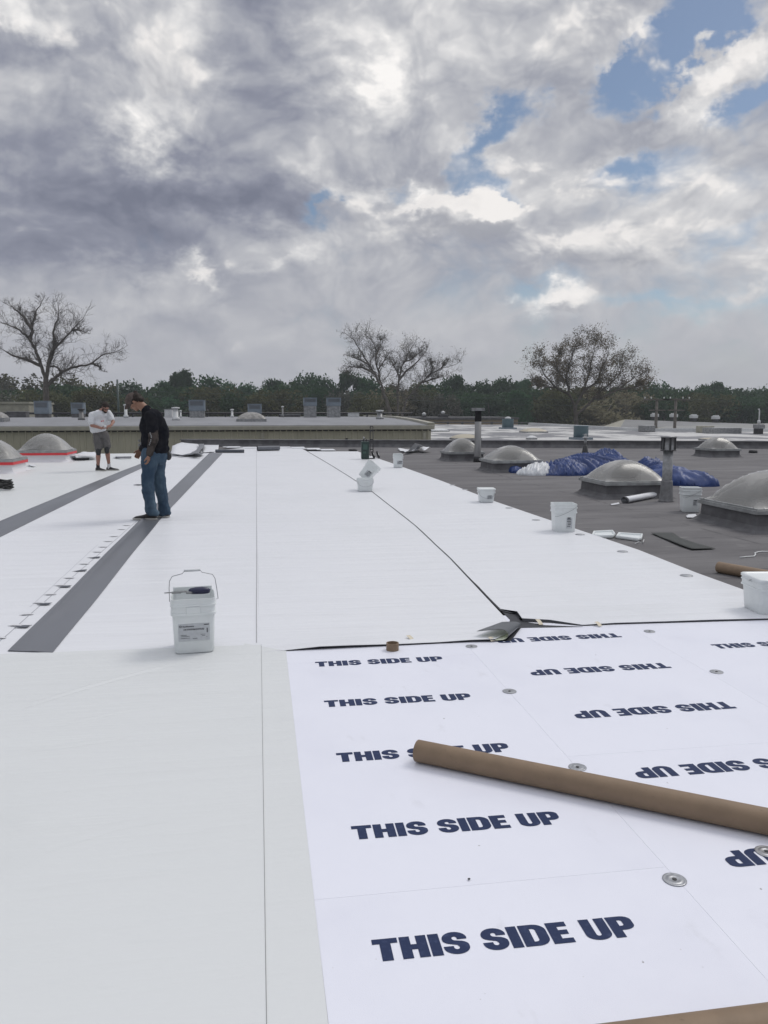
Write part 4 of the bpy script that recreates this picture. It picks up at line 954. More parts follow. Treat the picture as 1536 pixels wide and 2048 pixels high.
for i, (x, y) in enumerate([(467, 892.5), (499, 893.5), (568, 893), (596, 893.5), (627, 896), (655, 898)]):
    b = MB(); b.box((0, 0, .012), (.55, 1.1, .02)); b.box((-.36, .1, .020), (.16, .5, .02), .1)
    o = b.build('loose_flap', M_new if i % 3 else M_new); o.location = G(x, y+2.2, .004)
    tag(o, ['leftmost white flap at the parapet, left of the thick dark roll', 'white flap just left of the thick dark roll', 'first white flap right of the thick dark roll', 'second white flap right of the thick dark roll', 'third white flap right of the thick dark roll', 'white flap at the far right corner of the sheets'][i], 'flap', 'white flaps along the parapet')
scrap('torn_scrap', 'crumpled white scrap with a black rolled edge behind the legs of the man in shorts', 'scrap', [(124, 917), (140, 913), (155, 916), (166, 911), (190, 913), (196, 919), (170, 921), (140, 921)], M_new, .01, .10, lift=lambda x, y: .12*(1-abs(x-.3)))
o = MB().tube([(-.35, 0, .03), (.30, .05, .035)], .035, 8).build('black_roll', M_black); o.location = G(158, 920.5, .004); tag(o, 'thin black roll at the front of the crumpled white scrap', 'roll')
scrap('torn_scrap', 'flat white scrap with grey edge right of the man in shorts', 'scrap', [(226, 916), (234, 913), (262, 914), (263, 917), (240, 918)], M_new, .01, .03)
o = MB().box((0, 0, .02), (.5, .12, .04), .1).build('grey_offcut', M_cover, bevel=.01); o.location = G(247, 915.5, .03); tag(o, 'small grey strip lying on the flat scrap right of the man in shorts', 'strip')
for i, (x, y, lb) in enumerate([(28, 941, 'red triangular tape scrap below the left cropped skylight'), (135, 918, 'red triangular tape scrap at the corner of the full red banded skylight')]):
    b = MB(); b.prism([(-.09, -.02), (.10, 0), (-.02, .15), (-.07, .13)], 0, .006); o = b.build('red_scrap', M_red)
    o.rotation_euler = (R(60), 0, 0); o.location = G(x, y, .004); tag(o, lb, 'tape scrap', 'red tape scraps')
    if True:
        o = MB().tube([(0, 0, .004), (.12, .01, .006), (.26, -.01, .003)], .006, 5).build('loose_string', M_seam); o.location = G(x+5, y+.6, .004); tag(o, 'dark string beside the '+['red scrap under the cropped skylight', 'red scrap at the full skylight corner'][i], 'string')
scrap('torn_scrap', 'tiny white curled scrap under the left red banded skylights', 'scrap', [(56, 932), (60, 929), (68, 931), (72, 934), (62, 934)], M_new, .01, .06)
b = MB(); rr = random.Random(3); pts = []
for i in range(150):
    a_ = i*.31; pts.append(((.24+.05*math.sin(i*1.7))*math.cos(a_), (.20+.04*math.cos(i*1.3))*math.sin(a_), .03+.16*i/150+.02*math.sin(i*.9)))
o = b.tube(pts, .014, 6).build('cable_coil', M_tyre); o.location = G(-4, 980, .004); tag(o, 'coiled black cable on the white sheet at the left frame edge', 'cable')
# scuff marks / knife on the sheet left of the man in jeans
o = MB().tube([(-.10, 0, .012), (-.02, 0, .014), (.08, .02, .012)], [.006, .014, .012], 6).build('utility_knife', M_cover2); o.location = G(277, 971, .005); tag(o, 'small grey knife lying left of the knees of the man in jeans', 'knife')

# hand truck with the green box
p = G(737, 917, .006); t = thing('hand_truck', 'upright black hand truck beside the green machine box', 'hand truck', p+Vector((.10, .0, 0)), R(-12))
topz = PY(741, 853, p.y).z
for sx_ in (-.05, .05): MB().tube([(sx_, 0, .06), (sx_, .03, topz*.55), (sx_*.9, .05, topz-.03)], .014, 8).build('rail', M_dark, t)
b = MB(); b.tube([(-.05, .05, topz-.04), (-.04, .05, topz), (.04, .05, topz), (.05, .05, topz-.04)], .018, 8); b.build('handle', M_dark, t)
b = MB()
for z in (.3, .62, .9): b.box((0, .02+z*.02, z), (.12, .02, .03))
b.build('crossbar', M_dark, t)
b = MB(); b.box((-.05, -.14, .02), (.34, .26, .012)); b.build('toe_plate', M_dark, t)
for sx_ in (.05, .21):
    wl = MB().lathe([(.03, -.025), (.11, -.03), (.125, -.018), (.125, .018), (.11, .03), (.03, .025)], 24, Matrix.Translation((sx_, .02, .125)) @ Matrix.Rotation(R(70), 4, 'Y')).build('wheel', M_tyre, t)
    MB().lathe([(.02, -.032), (.065, -.03), (.065, .03), (.02, .032)], 16, Matrix.Translation((sx_, .02, .125)) @ Matrix.Rotation(R(70), 4, 'Y')).build('hub', M_white, wl)
t = thing('machine_box', 'dark green metal machine box standing left of the hand truck', 'machine', G(734, 918, .006)+Vector((-.07, -.05, 0)), R(-4))
b = MB(); b.box((0, 0, .29), (.25, .28, .56)); b.build('housing', M_green, t, .015)
b = MB(); b.box((.0, -.143, .40), (.14, .008, .16)); b.box((-.03, -.148, .22), (.09, .006, .06)); b.build('front_panel', mat('green_panel', (.035, .08, .065), .4), t, .003)
b = MB(); b.tube([(-.05, 0, .57), (-.05, 0, .64), (.0, 0, .66), (.05, 0, .64), (.05, 0, .57)], .012, 6); b.build('carry_handle', M_dark, t)
b = MB(); b.tube([(-.02, .05, .57), (-.04, .05, .72)], .02, 8); b.build('nozzle', M_galv, t)

# ------------------------------------------------------------------ buildings beyond
def zat(py, Y, px=600): return PY(px, py, Y).z
# beige metal building
Yf = 41.0; bw_ = thing('metal_building', 'long low beige metal sided building with a grey roof behind the workers', 'building', (0, Yf, -5.2))
xr = PY(862, 852, Yf).x; ze = zat(850.5, Yf)+5.2; xl = -40
def sid(b):                                             # ribbed siding
    x = xl; n_ = int((xr-xl)/.305); pts = []
    for i in range(n_):
        x = xl+i*.305; pts += [(x, 0), (x+.20, 0), (x+.225, -.035), (x+.28, -.035)]
    pts += [(xr, 0), (xr, .2), (xl, .2)]; return pts
MB().prism(sid(None), 0, ze-.25).build('siding', M_bsid, bw_)
prof = [(0, ze), (5, zat(842, Yf+5)+5.2), (11, zat(836.5, Yf+11)+5.2), (17, zat(834.5, Yf+17)+5.2), (26, zat(833.2, Yf+26)+5.2)]
rows = [[(xl+(xr-xl)*j/30, y, z) for j in range(31)] for y, z in prof]
MB().sheet(rows, .12, False).build('roof', M_broof, bw_)
b = MB(); b.box(((xl+xr)/2, -.10, ze-.13), (xr-xl+.3, .22, .20)); b.build('gutter', M_btrim, bw_, .02)
b = MB(); b.box(((xl+xr)/2, .02, ze-.27), (xr-xl, .1, .06)); b.build('gutter_shadow_strip', M_dark, bw_)  # dark strip stands in for the shade below the gutter
b = MB()
for (y0, z0), (y1, z1) in zip(prof, prof[1:]):
    dd = math.hypot(y1-y0, z1-z0); a_ = math.atan2(z1-z0, y1-y0); M_ = Matrix.Translation((xr+.02, (y0+y1)/2, (z0+z1)/2)) @ Matrix.Rotation(a_, 4, 'X'); b.box((0, 0, .02), (.35, dd+.05, .20), 0, M_)
b.build('rake_trim', M_btrim, bw_)
MB().prism([(xr-.2, .2), (xr, .2), (xr, 26), (xr-.2, 26)], 0, ze-.05).build('end_wall', M_bsid, bw_)
for px_ in (525, 848):
    q = PY(px_, 870, Yf); b = MB(); b.box((q.x, -.09, ze/2-.2), (.16, .12, ze-.4)); b.build('downspout', M_btrim, bw_, .01)
b = MB(); b.box((PY(693, 879, Yf).x, -.06, zat(879, Yf)+5.2), (.12, .06, .12)); b.build('wall_fixture', M_dark, bw_)

def rzof(Y): 
    y = Y-Yf
    for (y0, z0), (y1, z1) in zip(prof, prof[1:]):
        if y0 <= y <= y1: return z0+(z1-z0)*(y-y0)/(y1-y0)-5.2
    return prof[-1][1]-5.2
def hvac(label, x0, x1, yt, yb, Y, base=.25, low=.0, group='rooftop units on the beige building', m1=None):
    zb = rzof(Y) if group.startswith('rooftop') else low
    a_, c_ = PY(x0, yt, Y), PY(x1, yt, Y); wd = c_.x-a_.x; zt = a_.z
    t = thing('rooftop_unit', label, 'rooftop unit', ((a_.x+c_.x)/2, Y+wd*.4, zb), rnd.uniform(-.03, .03), group)
    H_ = zt-zb; b = MB(); b.box((0, 0, base/2), (wd*.92, wd*.72, base)); b.build('curb', M_galv if base > .3 else M_curb, t)
    b = MB(); b.box((0, 0, base+(H_-base)*.5), (wd, wd*.8, H_-base)); o = b.build('cabinet', m1 or M_sheetm, t, .02)
    b = MB(); b.box((0, 0, H_+.015), (wd*1.04, wd*.84, .03)); b.build('top_cover', M_sheetm, o)
    b = MB()
    for i in range(5): b.box((0, -wd*.4-.01, base+(H_-base)*(.55+.08*i)), (wd*.8, .02, (H_-base)*.03))
    b.build('louvres', M_curb, o); return t
hvac('grey rooftop unit nearest the left frame edge', 67, 97, 802.5, 830, 58)
hvac('smaller grey rooftop unit left of the man in the white shirt', 141, 167, 806, 830, 58)
hvac('grey rooftop unit on a pale curb just right of the man in the black shirt', 377, 409, 800.5, 830, 56, .45)
hvac('low grey rooftop unit above the barrel skylight', 495, 523, 808.5, 830, 58)
hvac('left unit of the tall grey pair on the beige building roof', 607, 634, 796, 834, 57, .8)
hvac('right unit of the tall grey pair on the beige building roof', 654, 682, 796, 834, 57, .8)
def pipe(label, x, yt, Y, r_, m_, cap=True, zb=None, group='vent pipes on the beige building'):
    zb = rzof(Y) if zb is None else zb; a_ = PY(x, yt, Y); H_ = a_.z-zb
    t = thing('vent_pipe', label, 'vent pipe', (a_.x, Y, zb), 0, group)
    MB().lathe([(r_*1.6, 0), (r_*1.5, H_*.2), (r_, H_*.25), (r_, H_-.08)], 12).build('pipe', m_, t)
    MB().lathe([(r_*1.5, H_-.10), (r_*1.6, H_-.02), (r_*.3, H_)], 12).build('cap', M_white if cap else M_dark, t); return t
pipe('dark stubby vent pipe between the left rooftop units and the man in white', 162, 817, 49, .13, M_flue, False)
pipe('white vent pipe between the two workers', 251, 808.5, 55, .10, M_white)
pipe('mushroom capped vent pipe just right of the head of the man in black', 351, 814, 48, .15, M_white)
pipe('short white vent pipe left of the low grey rooftop unit', 464, 818, 58, .08, M_white)
pipe('tiny white vent pipe right of the man in black', 361, 820.5, 58, .06, M_white)
pipe('slim tall vent pipe left of the tall grey pair', 565, 812, 58, .06, M_flue)
pipe('stout pale vent pipe near the right end of the beige building roof', 759.5, 820, 50, .16, M_galv)
b = MB(); zz = rzof(62)
for i in range(26): b.box((-24+i*1.35, 0, .12), (.12, .2, .24))
b.tube([(-25, 0, .30), (12, 0, .30)], .06, 6); b.tube([(-25, .25, .24), (9, .25, .24)], .04, 6)
o = b.build('gas_line', M_dark); o.location = (0, 62, zz); tag(o, 'dark pipe run along the ridge of the beige building roof', 'pipe run')
for i, (x0, x1, y0, Y, lb) in enumerate([(697, 717, 826, 60, 'flat white box on the roof right of the tall grey pair'), (560, 600, 829, 61, 'low dark box left of the tall grey pair'), (17, 55, 824, 60, 'low dark box at the far left of the beige building roof'), (330, 345, 819, 60, 'small white box behind the chest of the man in black')]):
    a_, c_ = PY(x0, y0, Y), PY(x1, y0, Y); zb = rzof(Y); t = thing('roof_hatch', lb, 'box', ((a_.x+c_.x)/2, Y, zb), 0, 'low boxes on the beige building')
    b = MB(); b.box((0, 0, (a_.z-zb)/2), (c_.x-a_.x, .9, a_.z-zb)); b.build('body', M_white if i in (0, 3) else M_curb, t, .02)
    b = MB(); b.box((0, 0, a_.z-zb+.02), (c_.x-a_.x+.08, .98, .04)); b.build('lid', M_galv, t)
def mound(label, x0, x1, yt, yb, Y, zb, m_, group, name='skylight'):
    a_, c_ = PY(x0, yb, Y), PY(x1, yb, Y); wd = c_.x-a_.x; hh = PY((x0+x1)/2, yt, Y).z-a_.z
    t = thing(name, label, 'skylight', ((a_.x+c_.x)/2, Y, a_.z), 0, group)
    MB().box((0, 0, -.15), (wd, wd*.8, .5)).build('curb', M_galv, t)
    rows = []; N = 12
    for i in range(N+1):
        rows.append([(wd/2*.97*(-1+2*i/N), wd*.38*(-1+2*j/N), .10+(hh-.1)*(max(0, 1-max(abs(-1+2*i/N), abs(-1+2*j/N))**2.2))**.8) for j in range(N+1)])
    MB().sheet(rows).build('dome', m_, t); return t
mound('arched grey skylight on the beige building roof behind the middle seam', 473, 533, 824, 841, 46, 0, M_greydome, 'skylights on the beige building')
mound('arched grey skylight on the beige building roof at the left frame edge', -40, 14, 822, 839, 46, 0, M_greydome, 'skylights on the beige building')

# wet pale roof right
wz = -.25
pts = [G(840, 884, wz)+Vector((-1, -1, 0)), G(840, 848.2, wz), G(1060, 849.5, wz), G(1170, 856, wz), G(1285, 863, wz), G(1700, 864, wz), G(1700, 890, wz)]
y0_ = 37.5; poly = [(xr+.5, y0_+4), (pts[1].x-6, pts[1].y), (pts[2].x, pts[2].y), (pts[3].x, pts[3].y), (pts[4].x, pts[4].y), (pts[5].x+10, pts[5].y), (pts[5].x+10, 32), (20, 34.2), (xr+.5, 37.0)]
wb = thing('neighbour_building', 'neighbouring building with a pale blotchy wet roof behind the dark parapet', 'building', (0, 0, 0))
MB().prism(poly, wz-.06, wz).build('roof', M_wet, wb); MB().prism(poly, -5.19, wz-.061).build('wall', M_cream, wb)
b = MB()
for i in range(8):
    p = pts[1].lerp(pts[2], i/7.5); b.box((p.x, p.y+.2, wz+.12), (.25, .3, .5))
b.tube([(pts[1].x, pts[1].y, wz+.25), (pts[2].x, pts[2].y, wz+.25)], .07, 6); b.build('edge_drains', M_curb, wb)
b = MB()
for p, q in ((pts[2], pts[3]), (pts[3], pts[4]), (pts[4], pts[5])):
    c_ = (p+q)/2; b.box((c_.x, c_.y+.3, wz+.14), ((q-p).length, .35, .28), math.atan2(q.y-p.y, q.x-p.x))
b.build('edge_parapet', M_white, wb)
for lb, x0, x1, yt, yb in (('round blue grey roof ventilator with a white cap, farther one', 1004, 1027, 838, 858), ('round blue grey roof ventilator behind the white topped vent pipe', 1147, 1176, 851.5, 879)):
    p = G((x0+x1)/2, yb, wz); s = SC(p); r_ = (x1-x0)/2/s; hh = (yb-yt)/s
    t = thing('roof_ventilator', lb, 'ventilator', p, 0, 'blue grey ventilators')
    MB().box((0, 0, hh*.08), (r_*2.5, r_*2.5, hh*.16)).build('curb', M_sheetm, t)
    MB().lathe([(r_, hh*.16), (r_, hh*.97), (r_*1.04, hh*.97), (r_*1.04, hh), (r_*.3, hh*1.0)], 28).build('drum', mat('blue_grey_drum', (.16, .235, .27), .5, .5, .1, .2, 2), t)
    if x0 < 1100: MB().lathe([(r_*.5, hh), (r_*.55, hh*1.12), (r_*.2, hh*1.22)], 16).build('cap', M_white, t)
for lb, x0, x1, yt, yb, m_ in (('yellowed flat dome on the wet roof left of the tall black flue', 904, 958, 868, 879, M_tandome), ('yellowed flat dome on the wet roof right of the tall black flue', 1044, 1090, 856, 865, M_tandome), ('pale dome on the wet roof at the far left', 862, 896, 857, 863, M_white), ('small pale vent dome on the wet roof above the middle skylight', 1054, 1072, 871, 879, M_white), ('white dome behind the farthest small skylight', 1405, 1442, 875, 881, M_tandome)):
    p = G((x0+x1)/2, yb, wz); mound(lb, x0, x1, yt, yb, p.y, wz, m_, 'domes on the wet roof')
# tan building behind it
Y = 118; a_, c_ = PY(700, 838, Y), PY(1036, 838.5, Y)
t = thing('tan_building', 'flat tan building behind the wet roof, in front of the dark trees', 'building', ((a_.x+c_.x)/2, Y+8, -5.2))
MB().box((0, 0, (a_.z+5.2)/2), (c_.x-a_.x, 16, a_.z+5.2)).build('wall', M_tan, t)
MB().box((0, 0, a_.z+5.25), (c_.x-a_.x+.3, 16.3, .35)).build('coping', M_curb, t)
for x0, x1, yt, lb in ((877, 895, 831, 'dark squat unit on the tan building'), (844, 852, 834, 'small dark unit at the left of the tan building')):
    a2, c2 = PY(x0, yt, Y+3), PY(x1, yt, Y+3); t = thing('rooftop_unit', lb, 'rooftop unit', ((a2.x+c2.x)/2, Y+3, a_.z+.2), 0, 'units on the tan building')
    MB().box((0, 0, (a2.z-a_.z)/2), (c2.x-a2.x, 1.2, a2.z-a_.z)).build('cabinet', M_dark, t, .05)
    MB().lathe([(.2, a2.z-a_.z), (.35, a2.z-a_.z+.3), (.1, a2.z-a_.z+.5)], 10).build('cap', M_white, t)
# cream block building far left
Y = 105; a_, c_ = PY(-160, 807, Y), PY(57, 807.5, Y)
t = thing('cream_building', 'weathered cream block building at the far left behind the beige roof', 'building', ((a_.x+c_.x)/2, Y+6, -5.2))
MB().box((0, 0, (a_.z+5.2)/2), (c_.x-a_.x, 12, a_.z+5.2)).build('wall', M_cream, t)
MB().box((0, 0, a_.z+5.3), (c_.x-a_.x+.3, 12.3, .25)).build('coping', M_btrim, t)
# pitched roofs at the far right
def gable(label, pl, pr, pe_l, pe_r, Yr, Ye, m_, name='shed_building'):
    A, B = PY(*pl, Yr), PY(*pr, Yr); Cc, D = PY(*pe_l, Ye), PY(*pe_r, Ye)
    t = thing(name, label, 'building'); MB().add([A[:], B[:], D[:], Cc[:], (A.x, A.y+14, A.z-1.5), (B.x, B.y+14, B.z-1.5)], [(0, 1, 2, 3), (0, 4, 5, 1)]).build('roof', m_, t)
    MB().add([Cc[:], D[:], (D.x, D.y, -5.2), (Cc.x, Cc.y, -5.2)], [(0, 1, 2, 3)]).build('front_wall', M_cream, t)
    MB().add([A[:], Cc[:], (Cc.x, Cc.y, -5.2), (A.x, A.y+14, -5.2), (A.x, A.y+14, A.z-1.5)], [(0, 1, 2, 3, 4)]).build('end_wall', M_cream, t)
    b = MB(); q = (D-Cc); b.box(((Cc.x+D.x)/2, Ye-.1, (Cc.z+D.z)/2), (q.length, .3, .35)); b.build('fascia', M_btrim, t); return t
M_far = mat('far_grey_roof', (.20, .20, .20), .6, .3, 0, .15, .3)
gable('far grey pitched roof with a row of white ventilators at the right', (1250, 839), (1640, 852), (1240, 856), (1640, 858), 128, 112, M_far)
gable('lower pale grey roof with a cream edge in front of the far pitched roof', (1335, 852.5), (1700, 842), (1300, 862), (1700, 866), 100, 84, mat('far_pale_roof', (.25, .25, .24), .6, .3, 0, .15, .3))
for i, (x, y) in enumerate([(1309, 838), (1347, 838.5), (1387, 840.5), (1431, 842.5)]):
    p = PY(x, y, 127); r_ = .46; t = thing('roof_ventilator', ['leftmost', 'second', 'third', 'rightmost'][i]+' white ventilator in the row on the far grey roof', 'ventilator', p-Vector((0, 0, .25)), 0, 'white ventilators on the far roof')
    MB().box((0, 0, .35), (r_*1.7, r_*1.7, .5)).build('curb', M_dark, t); MB().box((0, 0, .85), (r_*2.3, r_*2.3, .5)).build('hood', M_white, t, .05); MB().box((0, 0, 1.18), (r_*1.6, r_*1.6, .16)).build('cap', M_white, t, .04)
# big dark duct boxes on the wet roof
for lb, x0, x1, yt, yb, Y, m_ in (('square pale duct box at the left of the dark duct on the wet roof', 1401, 1419, 852, 866, 62, M_cream), ('long dark streaked duct box on the wet roof above the far skylight', 1414, 1473, 855.5, 868, 60, M_galv), ('grey square box behind the utility poles', 1284, 1303, 851, 863, 66, M_galv)):
    a_, c_ = PY(x0, yt, Y), PY(x1, yb, Y); t = thing('duct_box', lb, 'duct', ((a_.x+c_.x)/2, Y, wz), 0, 'duct boxes on the wet roof')
    MB().box((0, 0, c_.z-wz+(a_.z-c_.z)/2), (c_.x-a_.x, 1.4, a_.z-c_.z)).build('cabinet', m_, t, .03)
    b = MB()
    for s_ in (-.4, .4): b.box(((c_.x-a_.x)*s_, 0, (c_.z-wz)/2), (.2, 1.2, max(.06, c_.z-wz)))
    b.build('supports', M_dark, t)
Y = 58; p = PY(1517, 857, Y); t = thing('vent_hood', 'hooded vent with a hooked mast at the right frame edge on the wet roof', 'vent', (p.x, Y, wz))
hb = p.z-wz; MB().box((0, 0, hb/2), (.5, .5, hb)).build('base', M_dark, t)
b = MB(); b.prism([(-.35, -.3), (.35, -.3), (.28, .3), (-.28, .3)], hb, hb+.28); b.box((0, 0, hb+.30), (.62, .5, .05)); b.build('hood', M_galv, t)
tz = PY(1514, 818, Y).z-wz; b = MB(); b.tube([(0, 0, hb+.2), (0, 0, tz-.15), (-.05, 0, tz), (-.12, 0, tz-.03)], .05, 8); b.lathe([(.12, hb+.40), (.12, hb+.62), (.06, hb+.66)], 10); b.build('mast', M_white, t)
# utility poles and wires
poles = []
for i, (x, yt, yb, Y, lb) in enumerate([(1314, 797, 862, 78, 'left utility pole of the close pair at the right, with a crossarm'), (1352, 797, 862, 78, 'right utility pole of the close pair at the right, with a crossarm'), (234.5, 759, 830, 120, 'lone thin pole standing above the trees at the left')]):
    a_ = PY(x, yt, Y); t = thing('utility_pole', lb, 'utility pole', (a_.x, Y, -5.2), 0, 'utility poles'); H_ = a_.z+5.2
    MB().tube([(0, 0, 0), (0, 0, H_)], [.20, .13], 10).build('pole', M_pole if i < 2 else M_green, t)
    if i < 2:
        b = MB(); b.box((0, -.14, H_-.12), (3.0, .12, .14)); b.box((0, -.14, H_-1.2), (1.8, .10, .12)); b.build('crossarm', M_pole, t)
        b = MB()
        for q in (-1.4, -.7, .7, 1.4): b.lathe([(.05, H_-.05), (.07, H_+.08), (.03, H_+.16)], 8, Matrix.Translation((q, -.14, 0)))
        b.build('insulators', M_white, t)
def wire(label, pts, r_=.02, sag=.25):
    P_ = []
    for p, q in zip(pts, pts[1:]):
        for i in range(12): s_ = i/12; c_ = p.lerp(q, s_); c_.z -= sag*4*s_*(1-s_); P_.append(c_)
    P_.append(pts[-1]); o = MB().tube([p-pts[0] for p in P_], r_, 4).build('overhead_wire', M_cable); o.location = pts[0]; return tag(o, label, 'wire', 'overhead wires')
wire('upper overhead wire from the lone left pole across the tree line', [PY(234, 772, 120), PY(330, 783, 105), PY(760, 788, 95), PY(1314, 799, 78)])
wire('lower overhead wire from the lone left pole across the tree line', [PY(234, 783, 120), PY(330, 793, 105), PY(760, 797, 95), PY(1314, 812, 78)])
wire('upper overhead wire running right from the close pair of poles', [PY(1314, 797.5, 78), PY(1352, 797.5, 78), PY(1640, 803, 78)], .018, .1)
wire('overhead wire dropping to the right frame edge above the far roofs', [PY(1352, 800, 78), PY(1640, 806, 76)], .018, .1)

# ------------------------------------------------------------------ trees
def limb_tree(label, Y, limbs, lvl2, twigs, m_, group, leaves=None, seed=1, r0=.32, spread=1.0, name='bare_tree'):
    """main limbs follow the outline in the photograph, with depth of their own; branchlets grow from them"""
    rr = random.Random(seed); base = PY(limbs[0][0][0], 830, Y); t = thing(name, label, 'tree', (base.x, Y, -5.2), 0, group)
    o = Vector((base.x, Y, -5.2)); trunkmb = MB(); twmb = MB(); tips = []
    def grow(p, d, L, r_, lv, mb):
        n_ = 4 if lv else 3; pts = [p]; q = p.copy(); d = d.normalized()
        for i in range(n_):
            d = (d+Vector((rr.gauss(0, .22), rr.gauss(0, .22), rr.gauss(.04, .18)))).normalized(); q = q+d*L/n_; pts.append(q.copy())
        mb.tube(pts, [max(.009, r_*(1-.65*i/n_)) for i in range(n_+1)], 4 if lv < 2 else 3, cap=False)
        tips.append((pts[-1], d))
        if lv > 0:
            for i in range(rr.choice((3, 4, 4, 5)) if lv > 1 else twigs):
                s_ = rr.uniform(.25, 1); k_ = min(n_-1, int(s_*n_)); b_ = pts[k_].lerp(pts[k_+1], s_*n_-k_)
                sd = Vector((rr.gauss(0, 1), rr.gauss(0, 1), rr.gauss(.25, .8))).normalized()
                grow(b_, d*.75+sd*.8, L*rr.uniform(.45, .72), r_*.5, lv-1, mb)
    for li, L in enumerate(limbs):
        dpt = 0 if li == 0 else rr.uniform(-3.0, 3.0)*spread
        P_ = []
        for i, (x, y) in enumerate(L): P_.append(PY(x, y, Y+(dpt*(i/(len(L)-1)) if li else 0))-o)
        if li == 0: P_ = [Vector((P_[0].x, 0, 0))]+P_
        sp = []                                          # kinked resample
        for p, q in zip(P_, P_[1:]):
            for i in range(3): sp.append(p.lerp(q, i/3)+Vector([rr.gauss(0, .06) for _ in range(3)])*(1 if i else 0))
        sp.append(P_[-1]); ra = r0 if li == 0 else r0*(.50 if len(L) > 3 else .36)
        trunkmb.tube(sp, [max(.03, ra*(1-(.35 if li == 0 else .82)*i/(len(sp)-1))) for i in range(len(sp))], 7, cap=False)
        if li == 0: continue
        tot = sum((a-b_).length for a, b_ in zip(sp, sp[1:]))
        for i in range(int(lvl2*len(sp)/6)):
            s_ = rr.uniform(.15, 1)*(len(sp)-1.01); k_ = int(s_); b_ = sp[k_].lerp(sp[k_+1], s_-k_); d = (sp[k_+1]-sp[k_]).normalized()
            sd = Vector((rr.gauss(0, 1), rr.gauss(0, .8), rr.gauss(.35, .8))).normalized()
            grow(b_, d*.8+sd*.9, min(2.2, tot*.27)*rr.uniform(.5, 1.1), .055*(1.15-s_/len(sp)), 2, twmb)
        grow(sp[-1], sp[-1]-sp[-2], min(2.0, tot*.25), .05, 2, twmb)
    trunkmb.build('trunk', m_, t); twmb.build('branchlets', m_, t)
    if leaves:
        lm_, cnt, sz, keep = leaves; b = MB()
        for p, d in tips:
            if rr.random() > keep: continue
            for _ in range(cnt):
                c_ = p+Vector([rr.gauss(0, .22) for _ in range(3)]); n1 = Vector([rr.gauss(0, 1) for _ in range(3)]).normalized(); u = n1.orthogonal().normalized()*sz*rr.uniform(.5, 1.2); v = n1.cross(u)*rr.uniform(.6, 1)
                b.add([(c_-u), (c_+v*.5), (c_+u), (c_-v*.5)], [(0, 1, 2, 3)])
        b.build('crown', lm_, t)
    return t
limb_tree('large bare tree with dark spreading limbs at the left', 112, [
 [(92, 830), (93, 790), (92, 757)],
 [(92, 762), (84, 735), (76, 712), (66, 690), (55, 674), (40, 660), (20, 651), (-2, 643)],
 [(61, 682), (64, 658), (68, 640), (72, 622), (82, 606)], [(92, 760), (98, 728), (108, 695), (106, 665), (115, 641), (118, 622)],
 [(93, 752), (98, 720), (108, 698), (125, 681), (145, 660), (161, 642)], [(96, 770), (108, 758), (125, 743), (152, 734), (183, 727), (203, 711), (230, 704)],
 [(145, 660), (158, 660), (170, 664)], [(84, 732), (55, 720), (25, 711), (5, 699)], [(125, 743), (110, 733), (98, 734)], [(183, 727), (198, 733), (205, 742)], [(64, 658), (52, 640), (35, 622), (20, 612)]],
 15, 4, M_bark, 'large trees above the tree line', seed=5, r0=.50)
limb_tree('budding bare tree with a leaning forked trunk in the middle', 108, [
 [(781, 845), (778, 820), (771, 796), (764, 778)],
 [(771, 796), (760, 762), (754, 735), (752, 705), (746, 685), (741, 672)], [(762, 770), (745, 742), (733, 722), (720, 700), (707, 678)], [(748, 748), (725, 735), (708, 733), (695, 742)], [(752, 715), (760, 695), (762, 680)], [(736, 728), (715, 718), (697, 712)], [(756, 740), (768, 722), (776, 710)],
 [(795, 845), (795, 790), (798, 755), (806, 728), (814, 712), (822, 698)], [(806, 728), (825, 715), (843, 702)], [(798, 755), (790, 735), (782, 722)], [(798, 760), (812, 742), (838, 720), (848, 708)],
 [(800, 845), (812, 800), (840, 768), (862, 748), (882, 738), (900, 732)], [(862, 748), (865, 735), (862, 722)], [(845, 765), (870, 757), (890, 752)], [(882, 738), (888, 728), (895, 722)]],
 15, 4, M_bark2, 'large trees above the tree line', leaves=(L_pale, 2, .10, .35), seed=11, r0=.34)
limb_tree('tall tree with thin brown spring leaves at the right', 104, [
 [(1153, 860), (1152, 830), (1150, 812)], [(1150, 815), (1137, 785), (1132, 760), (1138, 728), (1148, 700), (1152, 690)], [(1150, 815), (1166, 785), (1178, 748), (1186, 712), (1190, 694)], [(1166, 785), (1195, 762), (1205, 735), (1215, 712)],
 [(1152, 830), (1185, 800), (1215, 772), (1240, 745), (1246, 728)], [(1195, 800), (1235, 780), (1262, 760), (1282, 748)], [(1140, 790), (1112, 775), (1090, 752), (1078, 728)], [(1132, 765), (1115, 740), (1112, 715), (1120, 705)], [(1235, 780), (1270, 775), (1290, 768)], [(1112, 775), (1090, 775), (1072, 768)]],
 13, 4, M_bark, 'large trees above the tree line', leaves=(L_brown, 5, .13, .85), seed=21, r0=.36, name='leafing_tree')

